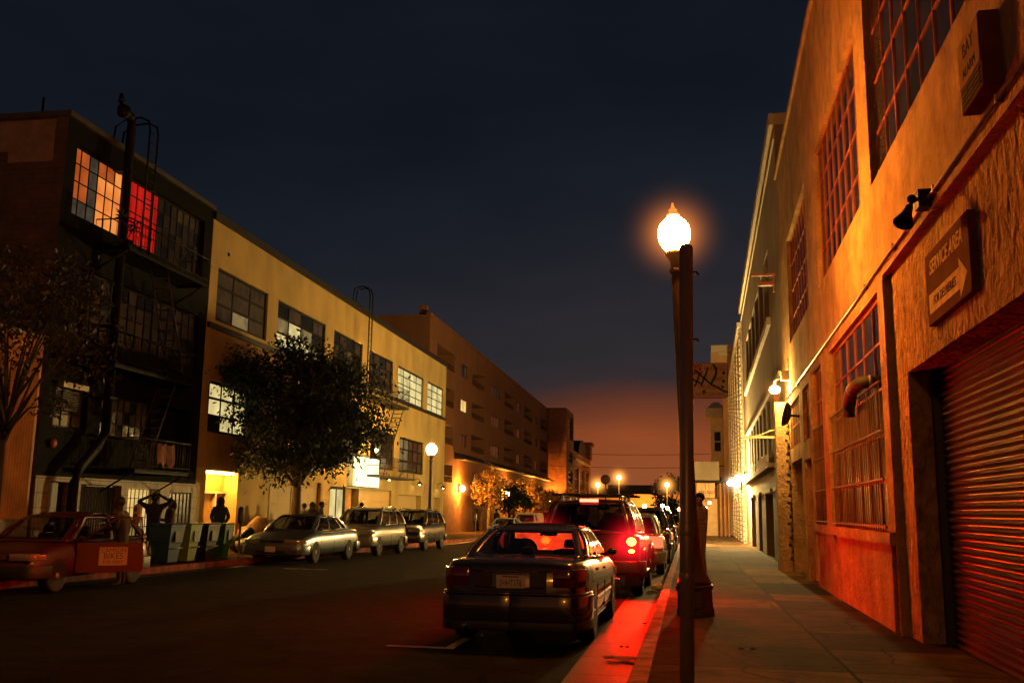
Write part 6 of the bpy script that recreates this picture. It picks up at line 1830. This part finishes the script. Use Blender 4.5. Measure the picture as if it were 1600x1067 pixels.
        x = MB(); x.lathe([(.102, 1.655), (.1, 1.70), (.07, 1.745), (.02, 1.755)], 14); x.box(-.07, .07, .06, .19, 1.655, 1.667)
        for i in range(len(x.v)): x.v[i] = Vector(bendf(x.v[i]))
        x.build('cap', BLACKC, t)
    else:
        cap(x, .097, .105, .1, -.006, 1.64, .03, False); x.build('hair', HAIR, t)
    return t
person('person in a grey T-shirt standing behind the open red car door', (-10.66, 17.15, gz(17.15)), R(100), cloth('grey_shirt', (.06, .055, .055)), DENIM, ('hold', 'down'), sleeves=True, h=1.72, bend=R(10), bulk=1.1)
person('person in dark clothes with both arms raised before the lit shop entrance', (-13.4, 22.85, sw(22.85)), R(20), BLACKC, DENIM, ('raised', 'raised'), sleeves=True, h=1.74, bulk=1.12)
person('dark haired woman holding something beside the person with raised arms', (-13.3, 23.45, sw(23.45)), R(140), cloth('brown_top', (.09, .06, .04)), DENIM, ('hold', 'hold'), hair='long', h=1.63)
person('hooded person in a dark blue padded jacket before the lit recess door', (-13.8, 27.2, sw(27.2)), R(200), cloth('navy_jacket', (.02, .035, .05)), BLACKC, ('pockets', 'pockets'), hair='hood', h=1.72, bulk=1.32)
person('person in a pale hooded jacket by the street tree trunk', (-13.6, 33.2, sw(33.2)), R(60), cloth('pale_jacket', (.3, .28, .26)), DENIM, ('pockets', 'pockets'), h=1.66, bulk=1.2)
person('person in a dark green hooded top standing between two others by the tree', (-13.6, 34, sw(34)), R(180), cloth('olive_hoodie', (.04, .035, .02)), DENIM, ('pockets', 'pockets'), hair='hood', h=1.7, bulk=1.2)
person('person in a bright blue jacket and dark cap beside the drain pipe', (-13.6, 34.9, sw(34.9)), R(-70), cloth('blue_jacket', (.05, .06, .3)), DENIM, ('pockets', 'down'), hair='cap', h=1.72, bulk=1.2)
person('person bending forward in an orange top beside the silver soft roader bonnet', (-13.0, 36.5, sw(36.5)), R(-50), cloth('orange_top', (.3, .12, .05)), DENIM, ('lean', 'lean'), h=1.7, bend=R(32))
person('dark haired person seen over the silver soft roader roof', (-13.4, 38.9, sw(38.9)), R(180), BLACKC, DENIM, ('down', 'down'), h=1.78)
person('person in dark clothes among the cars below the orange lit trees', (-12.7, 64.5, sw(64.5)), R(150), BLACKC, DENIM, ('down', 'pockets'), h=1.8)
person('person in a dark hat half hidden behind the tall street lamp post', (.27, 22.4, sw(22.4)), R(120), cloth('tan_jacket', (.16, .1, .06)), BLACKC, ('folded', 'hold'), hair='cap', h=1.86, bulk=1.2)
